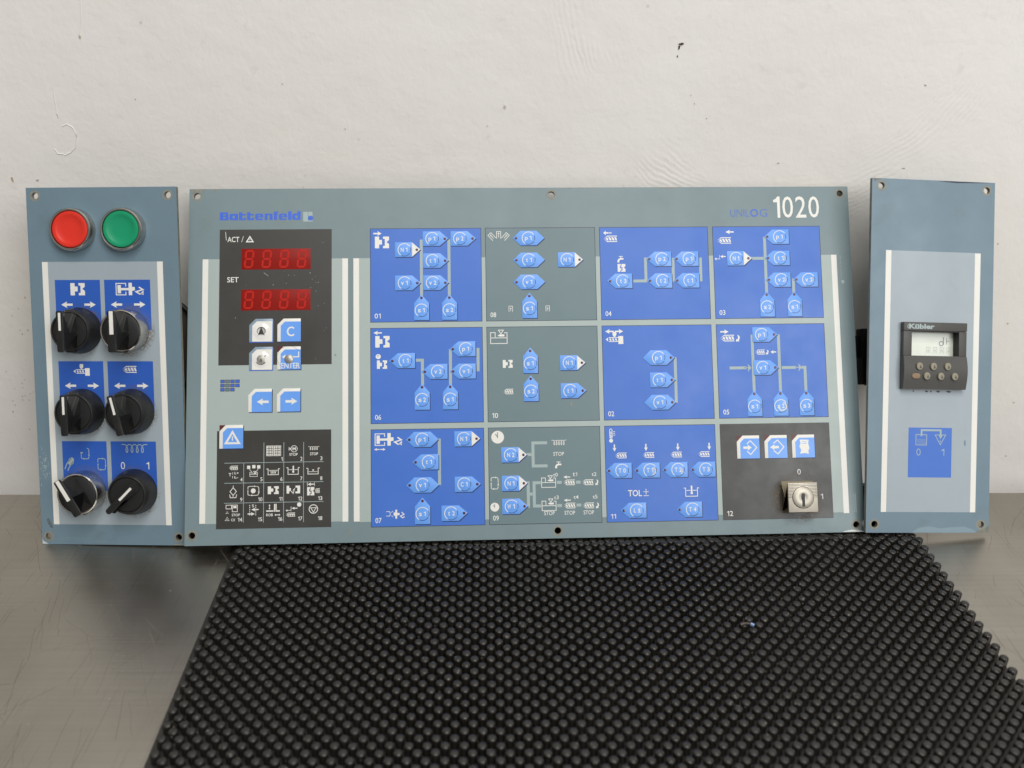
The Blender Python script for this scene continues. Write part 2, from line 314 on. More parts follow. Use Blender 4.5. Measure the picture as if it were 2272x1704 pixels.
# ------------------------------------------------------------------ the place: plastered wall, steel table
WALL_Y = 0.669
def wall_material():
    m = bpy.data.materials.new("painted_plaster"); m.use_nodes = True
    n = m.node_tree.nodes; l = m.node_tree.links; b = n["Principled BSDF"]; b.inputs["Roughness"].default_value = 0.75
    tc = n.new("ShaderNodeTexCoord"); OBJ = tc.outputs["Object"]
    def noise(scale, det=5, rough=.55, vec=None):
        x = n.new("ShaderNodeTexNoise"); x.inputs["Scale"].default_value = scale; x.inputs["Detail"].default_value = det; x.inputs["Roughness"].default_value = rough
        l.new(vec or OBJ, x.inputs["Vector"]); return x.outputs["Fac"]
    def math_(op, a, bb, c=None):
        x = n.new("ShaderNodeMath"); x.operation = op
        for i, v in enumerate((a, bb, c)):
            if v is None: continue
            if isinstance(v, (int, float)): x.inputs[i].default_value = v
            else: l.new(v, x.inputs[i])
        return x.outputs[0]
    def rng(v, a, bb, c=0, d=1):
        x = n.new("ShaderNodeMapRange"); x.inputs["From Min"].default_value = a; x.inputs["From Max"].default_value = bb
        x.inputs["To Min"].default_value = c; x.inputs["To Max"].default_value = d; l.new(v, x.inputs["Value"]); return x.outputs["Result"]
    def mix(f, a, bb):
        x = n.new("ShaderNodeMix"); x.data_type = 'RGBA'; l.new(f, x.inputs["Factor"])
        if isinstance(a, tuple): x.inputs["A"].default_value = (*a, 1)
        else: l.new(a, x.inputs["A"])
        x.inputs["B"].default_value = (*bb, 1); return x.outputs["Result"]
    base = srgb(246, 243, 238)
    c = mix(rng(noise(3.5, 4), .35, .7), base, srgb(240, 235, 227))
    c = mix(rng(noise(90, 3), .66, .80, 0, .2), c, srgb(186, 178, 164))          # grubby flecks
    vo = n.new("ShaderNodeTexVoronoi"); vo.inputs["Scale"].default_value = 62; l.new(OBJ, vo.inputs["Vector"])
    fleck = math_('MULTIPLY', rng(vo.outputs["Distance"], .05, .09, 1, 0), rng(noise(6, 3), .5, .62))
    c = mix(math_('MULTIPLY', fleck, .32), c, srgb(105, 98, 92))
    l.new(c, b.inputs["Base Color"])
    # relief: roller stipple, lumps, and fans of trowel strokes
    h = math_('MULTIPLY', noise(260, 3), .10)
    h = math_('ADD', h, math_('MULTIPLY', noise(55, 4, .5), .30))
    h = math_('ADD', h, math_('MULTIPLY', noise(9, 3, .4), .9))
    for (x, z, r0, dr, k) in ((.08, .88, .21, .07, 1500), (.17, .56, .11, .05, 1600), (.20, .36, .15, .03, 1700), (-.30, .95, .36, .05, 1500)):
        mp = n.new("ShaderNodeVectorMath"); mp.operation = 'SUBTRACT'; l.new(OBJ, mp.inputs[0]); mp.inputs[1].default_value = (x, WALL_Y, z)
        ln = n.new("ShaderNodeVectorMath"); ln.operation = 'LENGTH'; l.new(mp.outputs[0], ln.inputs[0]); d = ln.outputs["Value"]
        dd = math_('ADD', d, math_('MULTIPLY', noise(26, 3), .016))
        wv = math_('SINE', math_('MULTIPLY', dd, k), 0)
        mk = math_('MULTIPLY', rng(math_('ABSOLUTE', math_('SUBTRACT', d, r0), 0), dr * .3, dr, 1, 0), rng(noise(7 + k * .004, 2), .44, .62))
        h = math_('ADD', h, math_('MULTIPLY', math_('MULTIPLY', wv, mk), .03))
    bp = n.new("ShaderNodeBump"); bp.inputs["Strength"].default_value = 0.9; bp.inputs["Distance"].default_value = 0.0022
    l.new(h, bp.inputs["Height"]); l.new(bp.outputs["Normal"], b.inputs["Normal"])
    return m
bm = bmesh.new(); bmesh.ops.create_cube(bm, size=1)
for v in bm.verts: v.co = Vector((v.co.x * 4.4, WALL_Y + .1 + v.co.y * .2, .55 + v.co.z * 2.9))
me = bpy.data.meshes.new("wall"); bm.to_mesh(me); bm.free()
wall = link("wall", me, None, wall_material()); tag(wall, kind='structure')

def steel_material():
    m = bpy.data.materials.new("brushed_stainless_steel"); m.use_nodes = True
    n = m.node_tree.nodes; l = m.node_tree.links; b = n["Principled BSDF"]; b.inputs["Metallic"].default_value = 1.0
    tc = n.new("ShaderNodeTexCoord")
    def noise(sx, sy, det=4, scale=1.0, dist=0.0, rot=0.0):
        mp = n.new("ShaderNodeMapping"); mp.inputs["Scale"].default_value = (sx, sy, 1); mp.inputs["Rotation"].default_value = (0, 0, rot); l.new(tc.outputs["Object"], mp.inputs["Vector"])
        x = n.new("ShaderNodeTexNoise"); x.inputs["Scale"].default_value = scale; x.inputs["Detail"].default_value = det; x.inputs["Distortion"].default_value = dist
        l.new(mp.outputs["Vector"], x.inputs["Vector"]); return x.outputs["Fac"]
    def rng(v, a, bb, c=0, d=1):
        x = n.new("ShaderNodeMapRange"); x.inputs["From Min"].default_value = a; x.inputs["From Max"].default_value = bb
        x.inputs["To Min"].default_value = c; x.inputs["To Max"].default_value = d; l.new(v, x.inputs["Value"]); return x.outputs["Result"]
    def mix(f, a, bb):
        x = n.new("ShaderNodeMix"); x.data_type = 'RGBA'; l.new(f, x.inputs["Factor"])
        if isinstance(a, tuple): x.inputs["A"].default_value = (*a, 1)
        else: l.new(a, x.inputs["A"])
        x.inputs["B"].default_value = (*bb, 1); return x.outputs["Result"]
    c = mix(noise(5, 420, 4), (.36, .338, .30), (.45, .425, .38))
    c = mix(rng(noise(9, 7, 6), .42, .72), c, (.31, .285, .245))
    c = mix(rng(noise(760, 13, 3, 1, .2, -.22), .63, .73, 0, .5), c, (.13, .10, .075))     # scratches running away from the wall
    c = mix(rng(noise(620, 22, 2, 1, .4, -.55), .68, .77, 0, .45), c, (.12, .09, .07))
    l.new(c, b.inputs["Base Color"])
    l.new(rng(noise(14, 10, 6), .3, .75, .30, .44), b.inputs["Roughness"])
    bp = n.new("ShaderNodeBump"); bp.inputs["Strength"].default_value = .22; bp.inputs["Distance"].default_value = .0003
    l.new(noise(12, 520, 3), bp.inputs["Height"]); l.new(bp.outputs["Normal"], b.inputs["Normal"])
    return m
bm = bmesh.new(); bmesh.ops.create_cube(bm, size=1)
for v in bm.verts: v.co = Vector((v.co.x * 3.2, .2925 + v.co.y * .6, -.02 + v.co.z * .04))
bmesh.ops.bevel(bm, geom=bm.edges[:], offset=.0012, segments=2, affect='EDGES')
me = bpy.data.meshes.new("steel_table"); bm.to_mesh(me); bm.free()
table = link("steel_table", me, None, steel_material())
tag(table, "brushed stainless steel table top with brown scratches, below the panels", "table")

def dust_glints(m):
    """scattered pale grains of dust and swarf, also painted in as glints on the nubs"""
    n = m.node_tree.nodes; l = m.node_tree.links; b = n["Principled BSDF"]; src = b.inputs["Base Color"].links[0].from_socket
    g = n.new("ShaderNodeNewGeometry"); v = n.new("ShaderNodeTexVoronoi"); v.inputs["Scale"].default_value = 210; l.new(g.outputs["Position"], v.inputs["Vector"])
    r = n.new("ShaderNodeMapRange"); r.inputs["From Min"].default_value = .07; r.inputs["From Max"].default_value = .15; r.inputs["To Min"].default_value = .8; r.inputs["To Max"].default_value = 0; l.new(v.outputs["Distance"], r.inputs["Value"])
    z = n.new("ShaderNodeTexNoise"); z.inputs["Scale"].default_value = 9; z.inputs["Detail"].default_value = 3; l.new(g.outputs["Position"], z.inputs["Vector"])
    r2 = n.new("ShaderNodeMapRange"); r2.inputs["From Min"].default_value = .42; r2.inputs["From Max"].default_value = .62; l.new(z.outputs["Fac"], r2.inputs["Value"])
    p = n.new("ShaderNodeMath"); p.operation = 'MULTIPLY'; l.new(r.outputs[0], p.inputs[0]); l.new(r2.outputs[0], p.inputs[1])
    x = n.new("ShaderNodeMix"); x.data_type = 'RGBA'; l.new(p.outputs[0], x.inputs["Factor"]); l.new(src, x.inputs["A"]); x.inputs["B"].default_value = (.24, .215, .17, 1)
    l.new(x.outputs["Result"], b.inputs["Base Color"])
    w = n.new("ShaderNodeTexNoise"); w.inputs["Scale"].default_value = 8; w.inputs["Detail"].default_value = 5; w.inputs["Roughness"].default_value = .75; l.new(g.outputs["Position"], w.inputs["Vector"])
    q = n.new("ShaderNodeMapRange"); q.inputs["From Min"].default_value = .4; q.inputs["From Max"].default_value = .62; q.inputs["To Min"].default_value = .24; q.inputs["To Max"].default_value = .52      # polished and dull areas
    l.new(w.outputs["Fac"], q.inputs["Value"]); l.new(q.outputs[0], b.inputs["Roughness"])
# ------------------------------------------------------------------ the rubber mat with its nubs
E1 = Vector((4.870, 0.005)); E2 = Vector((0.117, -4.863)); O0 = Vector((-190.5, 509.3))
NUB_TOP, BASE_TOP = 10.0, 3.2
def lat(i, j): return (O0 + E1 * i + E2 * j) * MM
M['rubber'] = mat("black_rubber", (0.0155, 0.0138, 0.011), 0.30, vary=0.4, scale=90, bump=0.25, bscale=900, dirt=0.07, dirtcol=(0.16, 0.14, 0.11), spec=0.6)
dust_glints(M['rubber'])  # pale specks partly imitate bright glints on the nub tops
mat_root = bpy.data.objects.new("rubber_mat", None); COL.objects.link(mat_root)
mat_root.location = (*lat(49, 20), 0)
tag(mat_root, "black rubber mat covered with round nubs, lying on the steel table", "rubber mat")
def local(p): return Vector((p[0] - mat_root.location.x, p[1] - mat_root.location.y))
I1, J0, J1 = 98, -8, 50
bm = bmesh.new()
cs = [lat(-1.15, J0 - .9), lat(I1 + .45, J0 - .9), lat(I1 + .45, J1 + .9), lat(-1.15, J1 + .9)]
for z0, flip in ((.0002, True), (BASE_TOP * MM, False)):
    vs = [bm.verts.new((*local(c), z0)) for c in cs]; bm.faces.new(vs)
bm.verts.ensure_lookup_table()
for i in range(4): bm.faces.new((bm.verts[i], bm.verts[(i + 1) % 4], bm.verts[4 + (i + 1) % 4], bm.verts[4 + i]))
bmesh.ops.recalc_face_normals(bm, faces=bm.faces)
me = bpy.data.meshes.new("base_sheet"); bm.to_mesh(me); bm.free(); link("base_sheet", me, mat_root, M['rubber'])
SEG = 14; PROF = [(2.75, BASE_TOP - .05), (2.6, 5.0), (2.58, 8.7), (2.48, 9.2), (2.15, 9.58), (1.55, 9.84), (.8, 9.97)]
def nub_data(cx=0, cy=0, rnd=None, press=0.0):
    k = 1.0 if rnd is None else 1 + rnd.uniform(-.03, .03)
    dz = (0 if rnd is None else rnd.uniform(-.25, .1)) - press; lx = 0 if rnd is None else rnd.gauss(0, .2); ly = 0 if rnd is None else rnd.gauss(0, .2)
    v = []; f = []
    for r, z in PROF:
        t = (z - BASE_TOP) / 7
        for s in range(SEG):
            a = 2 * math.pi * s / SEG; v.append((cx + (r * k * math.cos(a) + lx * t) * MM, cy + (r * k * math.sin(a) + ly * t) * MM, (z + dz * t) * MM))
    v.append((cx + lx * MM, cy + ly * MM, (10.0 + dz) * MM))
    for p in range(len(PROF) - 1):
        for s in range(SEG):
            q = (s + 1) % SEG; f.append((p * SEG + s, p * SEG + q, (p + 1) * SEG + q, (p + 1) * SEG + s))
    top = (len(PROF) - 1) * SEG
    for s in range(SEG): f.append((top + s, top + (s + 1) % SEG, len(v) - 1))
    return v, f
# panels stand on the mat; nubs that a panel would cut through are the squashed ones under its edge
FOOT = [((-228.2, 511.2, 0.0), (253.9, 532.7, -4.3), .613), ((251.0, 525.6, 0.0), (343.1, 533.0, -5.8), .49)]
def squash(p):
    """how far a panel edge presses the nub down, in mm"""
    x, y = p[0] / MM, p[1] / MM; best = 0.0
    for a, b, tn in FOOT:
        t = (x - a[0]) / (b[0] - a[0])
        if -.012 < t < 1.012:
            ye = a[1] + t * (b[1] - a[1]); dz = -(a[2] + t * (b[2] - a[2])) + 1.7
            if y > ye - 9 and y < ye + 12: best = max(best, min(6.0, dz * (1.0 if y > ye - 3 else (y - ye + 9) / 6)))
    return best
half_x, half_y = 18 / cam_d.lens, 18 / cam_d.lens * .75
def seen(p):
    c = cam.matrix_world.inverted() @ Vector((p[0], p[1], .01)); z = -c.z
    return z if (abs(c.x / z) < half_x * 1.01 and abs(c.y / z) < half_y * 1.01) else None
spots = []
for j in range(J0, J1 + 1):
    for i in range(0, I1 + 1):
        if (i + j) % 2: continue
        p = lat(i, j)
        spots.append((seen(p) or 9 + abs(p.x), i, j, p))
spots.sort(key=lambda s: s[0])
rnd = random.Random(3)
shapes = []
for k in range(8):
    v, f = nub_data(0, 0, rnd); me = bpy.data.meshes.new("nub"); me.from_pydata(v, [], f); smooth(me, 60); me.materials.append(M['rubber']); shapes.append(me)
TORN = min(spots, key=lambda s: (s[3] - Vector((-0.009, .4425))).length)
for k, (z, i, j, p) in enumerate(spots[:299]):
    o = bpy.data.objects.new("nub", shapes[k % 8]); COL.objects.link(o); o.parent = mat_root
    o.location = (*local(p), 0); o.rotation_euler = (0, 0, rnd.uniform(0, 6.28))
VV = []; FF = []
for (z, i, j, p) in spots[299:]:
    c = local(p); v, f = nub_data(c.x, c.y, rnd, squash(p)); n0 = len(VV); VV += v; FF += [tuple(a + n0 for a in t) for t in f]
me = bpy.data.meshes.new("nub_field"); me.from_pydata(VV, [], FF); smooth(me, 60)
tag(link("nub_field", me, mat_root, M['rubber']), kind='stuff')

# ------------------------------------------------------------------ dust halo material (wear round the switches)
def dust_material():
    m = bpy.data.materials.new("caked_dust"); m.use_nodes = True
    n = m.node_tree.nodes; l = m.node_tree.links; b = n["Principled BSDF"]
    b.inputs["Base Color"].default_value = (*srgb(132, 118, 100), 1); b.inputs["Roughness"].default_value = .9
    tc = n.new("ShaderNodeTexCoord")
    ln = n.new("ShaderNodeVectorMath"); ln.operation = 'LENGTH'; l.new(tc.outputs["Object"], ln.inputs[0])
    fall = n.new("ShaderNodeMapRange"); fall.inputs["From Min"].default_value = .0148; fall.inputs["From Max"].default_value = .0198
    fall.inputs["To Min"].default_value = .85; fall.inputs["To Max"].default_value = 0.0; l.new(ln.outputs["Value"], fall.inputs["Value"])
    geo = n.new("ShaderNodeNewGeometry")
    nz = n.new("ShaderNodeTexNoise"); nz.inputs["Scale"].default_value = 900; nz.inputs["Detail"].default_value = 5; l.new(geo.outputs["Position"], nz.inputs["Vector"])
    n2 = n.new("ShaderNodeTexNoise"); n2.inputs["Scale"].default_value = 55; l.new(geo.outputs["Position"], n2.inputs["Vector"])
    r1 = n.new("ShaderNodeMapRange"); r1.inputs["From Min"].default_value = .38; r1.inputs["From Max"].default_value = .62; l.new(nz.outputs["Fac"], r1.inputs["Value"])
    r2 = n.new("ShaderNodeMapRange"); r2.inputs["From Min"].default_value = .35; r2.inputs["From Max"].default_value = .6; l.new(n2.outputs["Fac"], r2.inputs["Value"])
    a = n.new("ShaderNodeMath"); a.operation = 'MULTIPLY'; l.new(r1.outputs[0], a.inputs[0]); l.new(r2.outputs[0], a.inputs[1])
    c = n.new("ShaderNodeMath"); c.operation = 'MULTIPLY'; l.new(a.outputs[0], c.inputs[0]); l.new(fall.outputs[0], c.inputs[1])
    l.new(c.outputs[0], b.inputs["Alpha"]); return m
M['dust'] = dust_material()

# ================================================================== LEFT PANEL: push buttons and rotary switches
PL = Panel("switch_panel", "narrow blue-grey panel with red and green push buttons and six black rotary switches", "control panel",
           (-336.9, 527.4, -389.9), -.0495, .37627, -.01863, 106.3, 251.7)
plateL = PL.plate("face_plate", [(6.3, 5.6, 2.3), (100.1, 5.6, 2.3), (5.0, 245.8, 2.3), (99.8, 245.8, 2.3)], 'plate_side')
PL.sheet("pale_field", [rect(13.3, 51.1, 91, 237.1)], .05, 'field_side', plateL)
for x in (9.2, 91.0): PL.sheet("white_stripe", [rect(x, 51.1, x + 4.1, 237.15)], .06, 'white', plateL)
# worn corners and scrapes along the bottom edge
PL.sheet("chipped_corner", [[(.3, 251.4), (.3, 247), (1.0, 249.3), (2.6, 250.2), (4.6, 251.4)]], .05, 'worn', plateL)
PL.sheet("chipped_corner", [[(95, 251.5), (96.5, 250.4), (99, 250.8), (101.5, 249.8), (104, 251.5)]], .05, 'ring', plateL)
_r = random.Random(8); fl = []
for q in range(70):
    cx, cy, r = _r.gauss(4.2, 1.7), _r.gauss(197, 6), _r.uniform(.12, .4)
    if .6 < cx < 8.8: fl.append([(cx - r, cy), (cx, cy - r * _r.uniform(.5, 1.3)), (cx + r * _r.uniform(.5, 1.2), cy + .05), (cx, cy + r)])
PL.sheet("scuff_flecks", fl, .05, 'worn', plateL)
PL.sheet("scrape_marks", [q for a, b, c in ((9, 36, 247.4), (12, 30, 248.5), (18, 27, 246.8), (30, 52, 249.6)) for q in stroke([(a, c), ((a + b) / 2, c - .35), (b, c + .1)], .22)], .05, 'smear', plateL)
PL.sheet("grime_streak", [[(4.0, 233.5), (5.6, 232.5), (7.6, 236.5), (8.6, 240.2), (6.8, 239.6), (5.0, 237.0)]], .05, 'grime', plateL)
def dust(P, c, rr=15.2):
    n = 40; me_p = []
    for k in range(n):
        a, b = 2 * math.pi * k / n, 2 * math.pi * (k + 1) / n
        me_p.append([(rr * math.cos(a), rr * math.sin(a)), (rr * math.cos(b), rr * math.sin(b)), (20 * math.cos(b), 20 * math.sin(b)), (20 * math.cos(a), 20 * math.sin(a))])
    v = []; f = []
    for p in me_p:
        if area2([(a, -b) for a, b in p]) < 0: p = p[::-1]
        f.append(list(range(len(v), len(v) + 4))); v += [(a * MM, -.2 * MM, -b * MM) for a, b in p]
    me = bpy.data.meshes.new("dust_ring"); me.from_pydata(v, [], f); o = link("dust_ring", me, P.root, M['dust'])
    o.location = P.P(c[0], c[1], 0); return o
def button(P, c, cap, label):
    b = P.lathe("push_button", c, [(15.0, 0), (14.9, 4.5), (14.5, 6.6), (13.9, 7.2), (13.0, 7.0), (12.7, 6.2), (12.6, 3)], 'chrome', cap=False); tag(b, label)
    P.lathe("button_cap", c, [(12.45, 3.0), (12.4, 6.6), (11.9, 7.15), (10.6, 7.25), (9.4, 6.9), (8.6, 6.45), (5, 6.2), (1, 6.1)], cap, b)
button(PL, (33.6, 29.2), 'redcap', "red push button in a chrome ring")
button(PL, (69.4, 29.3), 'greencap', "green push button in a chrome ring")
def rotp(c, ang, pts):
    a = R(ang); return [(c[0] + x * math.cos(a) - y * math.sin(a), c[1] + x * math.sin(a) + y * math.cos(a)) for x, y in pts]
def rotary(P, c, ang, kind, label):
    """ang in degrees, clockwise from straight up"""
    if kind == 'chrome':
        b = P.lathe("rotary_switch", c, [(15.0, 0), (14.8, 8), (14.5, 12.2), (13.9, 12.8), (13.2, 12.6), (12.9, 11.5)], 'chrome', cap=False)
        P.lathe("knob_disc", c, [(13.0, 10.5), (12.9, 12.0), (12.2, 12.4), (1, 12.5)], 'knob', b)
    else:
        b = P.lathe("rotary_switch", c, [(16.2, 0), (15.9, 4), (14.6, 9.5), (13.6, 12.6), (13.0, 13.1), (12.3, 12.9), (12.1, 12.1)], 'knob', cap=False)
        P.lathe("knob_disc", c, [(12.1, 12.0), (11.8, 12.5), (10.9, 12.65), (1, 12.65)], 'knob', b)
    tag(b, label)
    if kind == 'lever':
        lo = [(-3.2, -12.5), (-1.6, -14.4), (1.6, -14.4), (3.2, -12.5), (3.4, 0), (3.0, 15.8), (1.6, 17.0), (-1.6, 17.0), (-3.0, 15.8), (-3.4, 0)]
        tp = [(a * .72, y * .985) for a, y in lo]; h = 18.5; line = rect(-.85, -8.5, .85, 3.6)
    else:
        w = 4.6 if kind != 'chrome' else 5.0
        lo = [(-w, -13.2), (-w + 1.2, -14.6), (w - 1.2, -14.6), (w, -13.2), (w + 1.2, 0), (w, 13.2), (w - 1.2, 14.8), (-w + 1.2, 14.8), (-w, 13.2), (-w - 1.2, 0)]
        t = 2.5 if kind != 'chrome' else 3.0
        tp = [(-t, -13.3), (-t + .6, -14.1), (t - .6, -14.1), (t, -13.3), (t, 0), (t, 13.3), (t - .6, 14.3), (-t + .6, 14.3), (-t, 13.3), (-t, 0)]; h = 25.0
        line = rect(-.8, -12.6, .8, -.6) if kind != 'chrome' else rect(-1.35, -13.6, 1.35, 2.0)
    lo, tp, line = rotp(c, ang, lo), rotp(c, ang, tp), rotp(c, ang, line)
    P.prism("knob_grip", lo, 11.8, h, 'knob', b, bevel=.55, top=tp)
    P.prism("pointer_line", line, h - .3, h + .12, 'white', b)
    dust(P, c, 15.2 if kind == 'chrome' else 16.3)
CX = (33.8, 69.3); CY = (98.9, 155.9, 212.9)
ROT = [(0, 0, 0, 'black', "black switch under the mould symbol"), (1, 0, 0, 'chrome', "chrome ringed switch under the ejector symbol"),
       (0, 1, 0, 'black', "black switch under the nozzle symbol"), (1, 1, -13, 'black', "black switch turned slightly left under the screw symbol"),
       (0, 2, -30, 'chrome', "chrome ringed switch turned left under the hand and cycle symbols"), (1, 2, 45, 'lever', "black lever switch under the heating coil symbol")]
for a, b, ang, kind, lab in ROT:
    tile = PL.sheet("blue_tile", [rect(17.8 + a * 35.2, (63.6, 120.4, 177.1)[b], 50.0 + a * 35.65, (98.7, 155.6, 212.6)[b])], .09, 'blue_side')
    x = a * 35.4; y = (0, 57.0)[b] if b < 2 else 0; polys = []
    if b < 2:
        PL.sheet("arrow_symbol", i_arrow((21.8 + x, 78.5 + y * .998, 29.9 + x, 83.1 + y * .998), 'L', .34), .13, 'white', tile)
        PL.sheet("arrow_symbol", i_arrow((38.3 + x, 78.5 + y * .998, 46.4 + x, 83.1 + y * .998), 'R', .34), .13, 'white', tile)
    if (a, b) == (0, 0): polys = i_mould((28.8, 65.8, 39.1, 74.3))
    if (a, b) == (1, 0): polys = i_eject((61.0, 65.7, 81.2, 74.3), .6)
    if (a, b) == (0, 1): polys = i_nozzle((28.3, 122.4, 40.1, 130.6))
    if (a, b) == (1, 1): polys = i_screw((63.7, 123.7, 73.8, 128.5))
    if (a, b) == (1, 2):
        polys = i_coil((60.9, 179.3, 79.5, 185.0), 4, .55)
        PL.sheet("digit_print", text("0", (59.8, 191.8, 62.8, 197.0), -.005), .13, 'white', tile); PL.sheet("digit_print", text("1", (78.3, 191.8, 80.3, 197.0), -.005), .13, 'white', tile)
    if (a, b) == (0, 2):
        PL.sheet("cycle_symbol", i_cycle((30.7, 181.7, 37.6, 190.1), .45, True), .13, 'bar', tile)
        PL.sheet("cycle_symbol", i_cycle((42.6, 189.0, 49.3, 197.9), .45), .13, 'bar', tile)
        polys = stroke([(19.1, 197.2), (20.6, 193.4), (24.0, 189.2)], .7) + stroke([(21.2, 198.3), (22.4, 195.6), (25.6, 191.6)], .7) + [[(22.4, 189.6), (24.6, 188.6), (26.0, 189.8), (25.6, 193.0), (23.4, 194.8), (21.6, 193.4)]]
    PL.sheet("symbol_print", polys, .13, 'white' if b < 2 else 'bar', tile)
for a, b, ang, kind, lab in ROT: rotary(PL, (CX[a], CY[b]), ang, kind, lab)
def rear(P, name, u0, d0, u1, d1, h0, h1): return P.prism(name, rect(u0, d0, u1, d1), -h1, -h0, 'dark', None)
for a in (0, 1):
    for b in (0, 1, 2): rear(PL, "contact_block", CX[a] - 14, CY[b] - 14, CX[a] + 14, CY[b] + 14, 3.05, 34 if b == 0 else 52)
PL.prism("gap_shade_box", rect(52, 84, 103, 240), -44, -26, "rearbrown")  # added box; its dark brown stands in for shaded wall in the gap
def cable(P, pts, r, name="cable"):
    cu = bpy.data.curves.new(name, 'CURVE'); cu.dimensions = '3D'; cu.bevel_depth = r * MM; cu.bevel_resolution = 3
    sp = cu.splines.new('NURBS'); sp.points.add(len(pts) - 1); sp.use_endpoint_u = True; sp.order_u = 4
    for i, p in enumerate(pts): sp.points[i].co = (*P.P(*p), 1)
    ob = bpy.data.objects.new(name, cu); COL.objects.link(ob)
    dg = bpy.context.evaluated_depsgraph_get(); me = bpy.data.meshes.new_from_object(ob.evaluated_get(dg)); me.name = name
    bpy.data.objects.remove(ob); smooth(me, 60); return link(name, me, P.root, M['dark'])
cable(PL, [(83, 70, -20), (92, 76, -22), (101, 84, -24), (108, 94, -26), (113, 108, -26), (112, 126, -22), (106, 136, -20), (98, 140, -20), (83, 150, -20)], 1.9)

# ================================================================== MAIN PANEL
PM = Panel("main_control_panel", "wide blue-grey control panel with red displays and blue membrane keys", "control panel",
           (-228.2, 511.2, -379.95), .05, .55009, .01047, 482.6, 254.4)
HOL = [(5.5, 5.3), (5.0, 247.3), (261.4, 5.2), (260.9, 249.0), (476.4, 5.3), (476.4, 249.1)]
plateM = PM.plate("face_plate", [(a, b, 2.35) for a, b in HOL], 'plate')
PM.sheet("pale_field", [rect(14, 51.6, 109.3, 239.5), rect(121.2, 51.6, 467.6, 240.2)], .05, 'field', plateM)
for x, y1 in ((10.0, 239.2), (109.3, 239.7), (117.2, 239.8), (467.6, 240.8)): PM.sheet("white_stripe", [rect(x, 51.6, x + 4.05, y1)], .06, 'white', plateM)
PM.sheet("edge_chip", [[(270 + k * 3.1, .15), (272 + k * 3.1, .15 + .35 * (1 + math.sin(k * 2.1))), (274.6 + k * 3.1, .15)] for k in range(9)] + [[(340, .15), (345, .9), (352, .7), (358, .15)], [(16, .15), (17, 2.2), (18.3, 1.9), (19.4, .15)], [(1, .2), (2.5, 2.8), (9, 2.2), (12, .2)]], .05, 'ring', plateM)
PM.sheet("edge_chip", [[(466, 254.2), (468, 253.4), (472.5, 252.7), (478, 252.9), (482.2, 254.2)]], .05, 'worn', plateM)
PM.prism("scratch_mark", [(112.6, 244.3), (113.6, 244.0), (113.9, 248.6), (112.9, 248.9)], 0, .06, 'ring', plateM)
# maker's lettering and emblem
BLK = {'B': (180, [(0, -30, 72, 130), (72, -30, 166, 4), (72, 34, 172, 64), (72, 98, 180, 130), (112, 4, 172, 34), (114, 64, 180, 98)]),
 'a': (175, [[(24, 0), (64, 0), (64, 130), (24, 130), (0, 100), (0, 30)], (64, 0, 110, 38), (64, 94, 110, 130), (110, 0, 175, 130)]),
 't': (145, [(0, -28, 68, 130), (68, 6, 140, 36), (68, 100, 140, 130), (104, 80, 145, 100)]),
 'e': (170, [[(24, 0), (64, 0), (64, 130), (24, 130), (0, 100), (0, 30)], (64, 0, 108, 28), [(108, 0), (146, 0), (170, 26), (170, 54), (108, 54)], (64, 54, 170, 75), (64, 100, 108, 130), [(108, 100), (166, 100), (150, 130), (108, 130)]]),
 'n': (165, [(0, 0, 62, 130), (62, 0, 156, 30), (102, 30, 165, 130)]),
 'f': (95, [(12, -40, 74, 0), (74, -44, 96, -16), (0, 0, 94, 28), (12, 28, 74, 130)]),
 'l': (72, [(0, -46, 72, 130)]),
 'd': (172, [[(24, 0), (64, 0), (64, 130), (24, 130), (0, 100), (0, 30)], (64, 0, 108, 36), (64, 96, 108, 130), (108, -46, 172, 130)])}
glyphs = []; gx = 21.8
for ch, adv in zip("Battenfeld", (195, 195, 165, 165, 195, 180, 110, 192, 86, 172)):
    glyphs += [[(gx + a * .0348, 18.35 + b * .0362) for a, b in (q if isinstance(q, list) else rect(*q))] for q in BLK[ch][1]]; gx += adv * .0348
PM.sheet("maker_lettering", glyphs, .06, 'logo', plateM)
emb = PM.sheet("maker_emblem", [rect(81.2, 17.2, 84.6, 24.4), rect(84.95, 17.2, 87.9, 24.4)], .06, 'bar', plateM)
PM.sheet("emblem_dot", [circle(86.5, 21.8, 1.85, 24)], .09, 'logo', plateM)
PM.sheet("model_lettering", text("UNIL", (393.7, 17.0, 407.6, 22.5), -.016) + text("G", (415.6, 16.9, 421.1, 22.6), -.016), .06, 'logo', plateM)
PM.sheet("model_lettering", [[a, b, c, d] for a, b, c, d in stroke(circle(411.4, 19.75, 2.45, 28), .95, True)], .06, 'logo', plateM)
PM.sheet("model_number", text("1020", (426.0, 7.4, 460.3, 23.5), .002), .06, 'white', plateM)
PM.sheet("designer_lettering", text("buchmann", (474.8, 227.4, 476.2, 239.9), -.005, 90) + [rect(476.6, 226.8, 477.0, 240.3)], .06, 'bar', plateM)
PM.sheet("designer_lettering", text("industrial design", (473.9, 52.2, 475.1, 69.4), -.01, 90), .06, 'bar', plateM)
PM.sheet("designer_emblem", [[p for p in arc(475.3, 71.9, 1.35, -150, 110, 14)]], .06, 'bar', plateM)

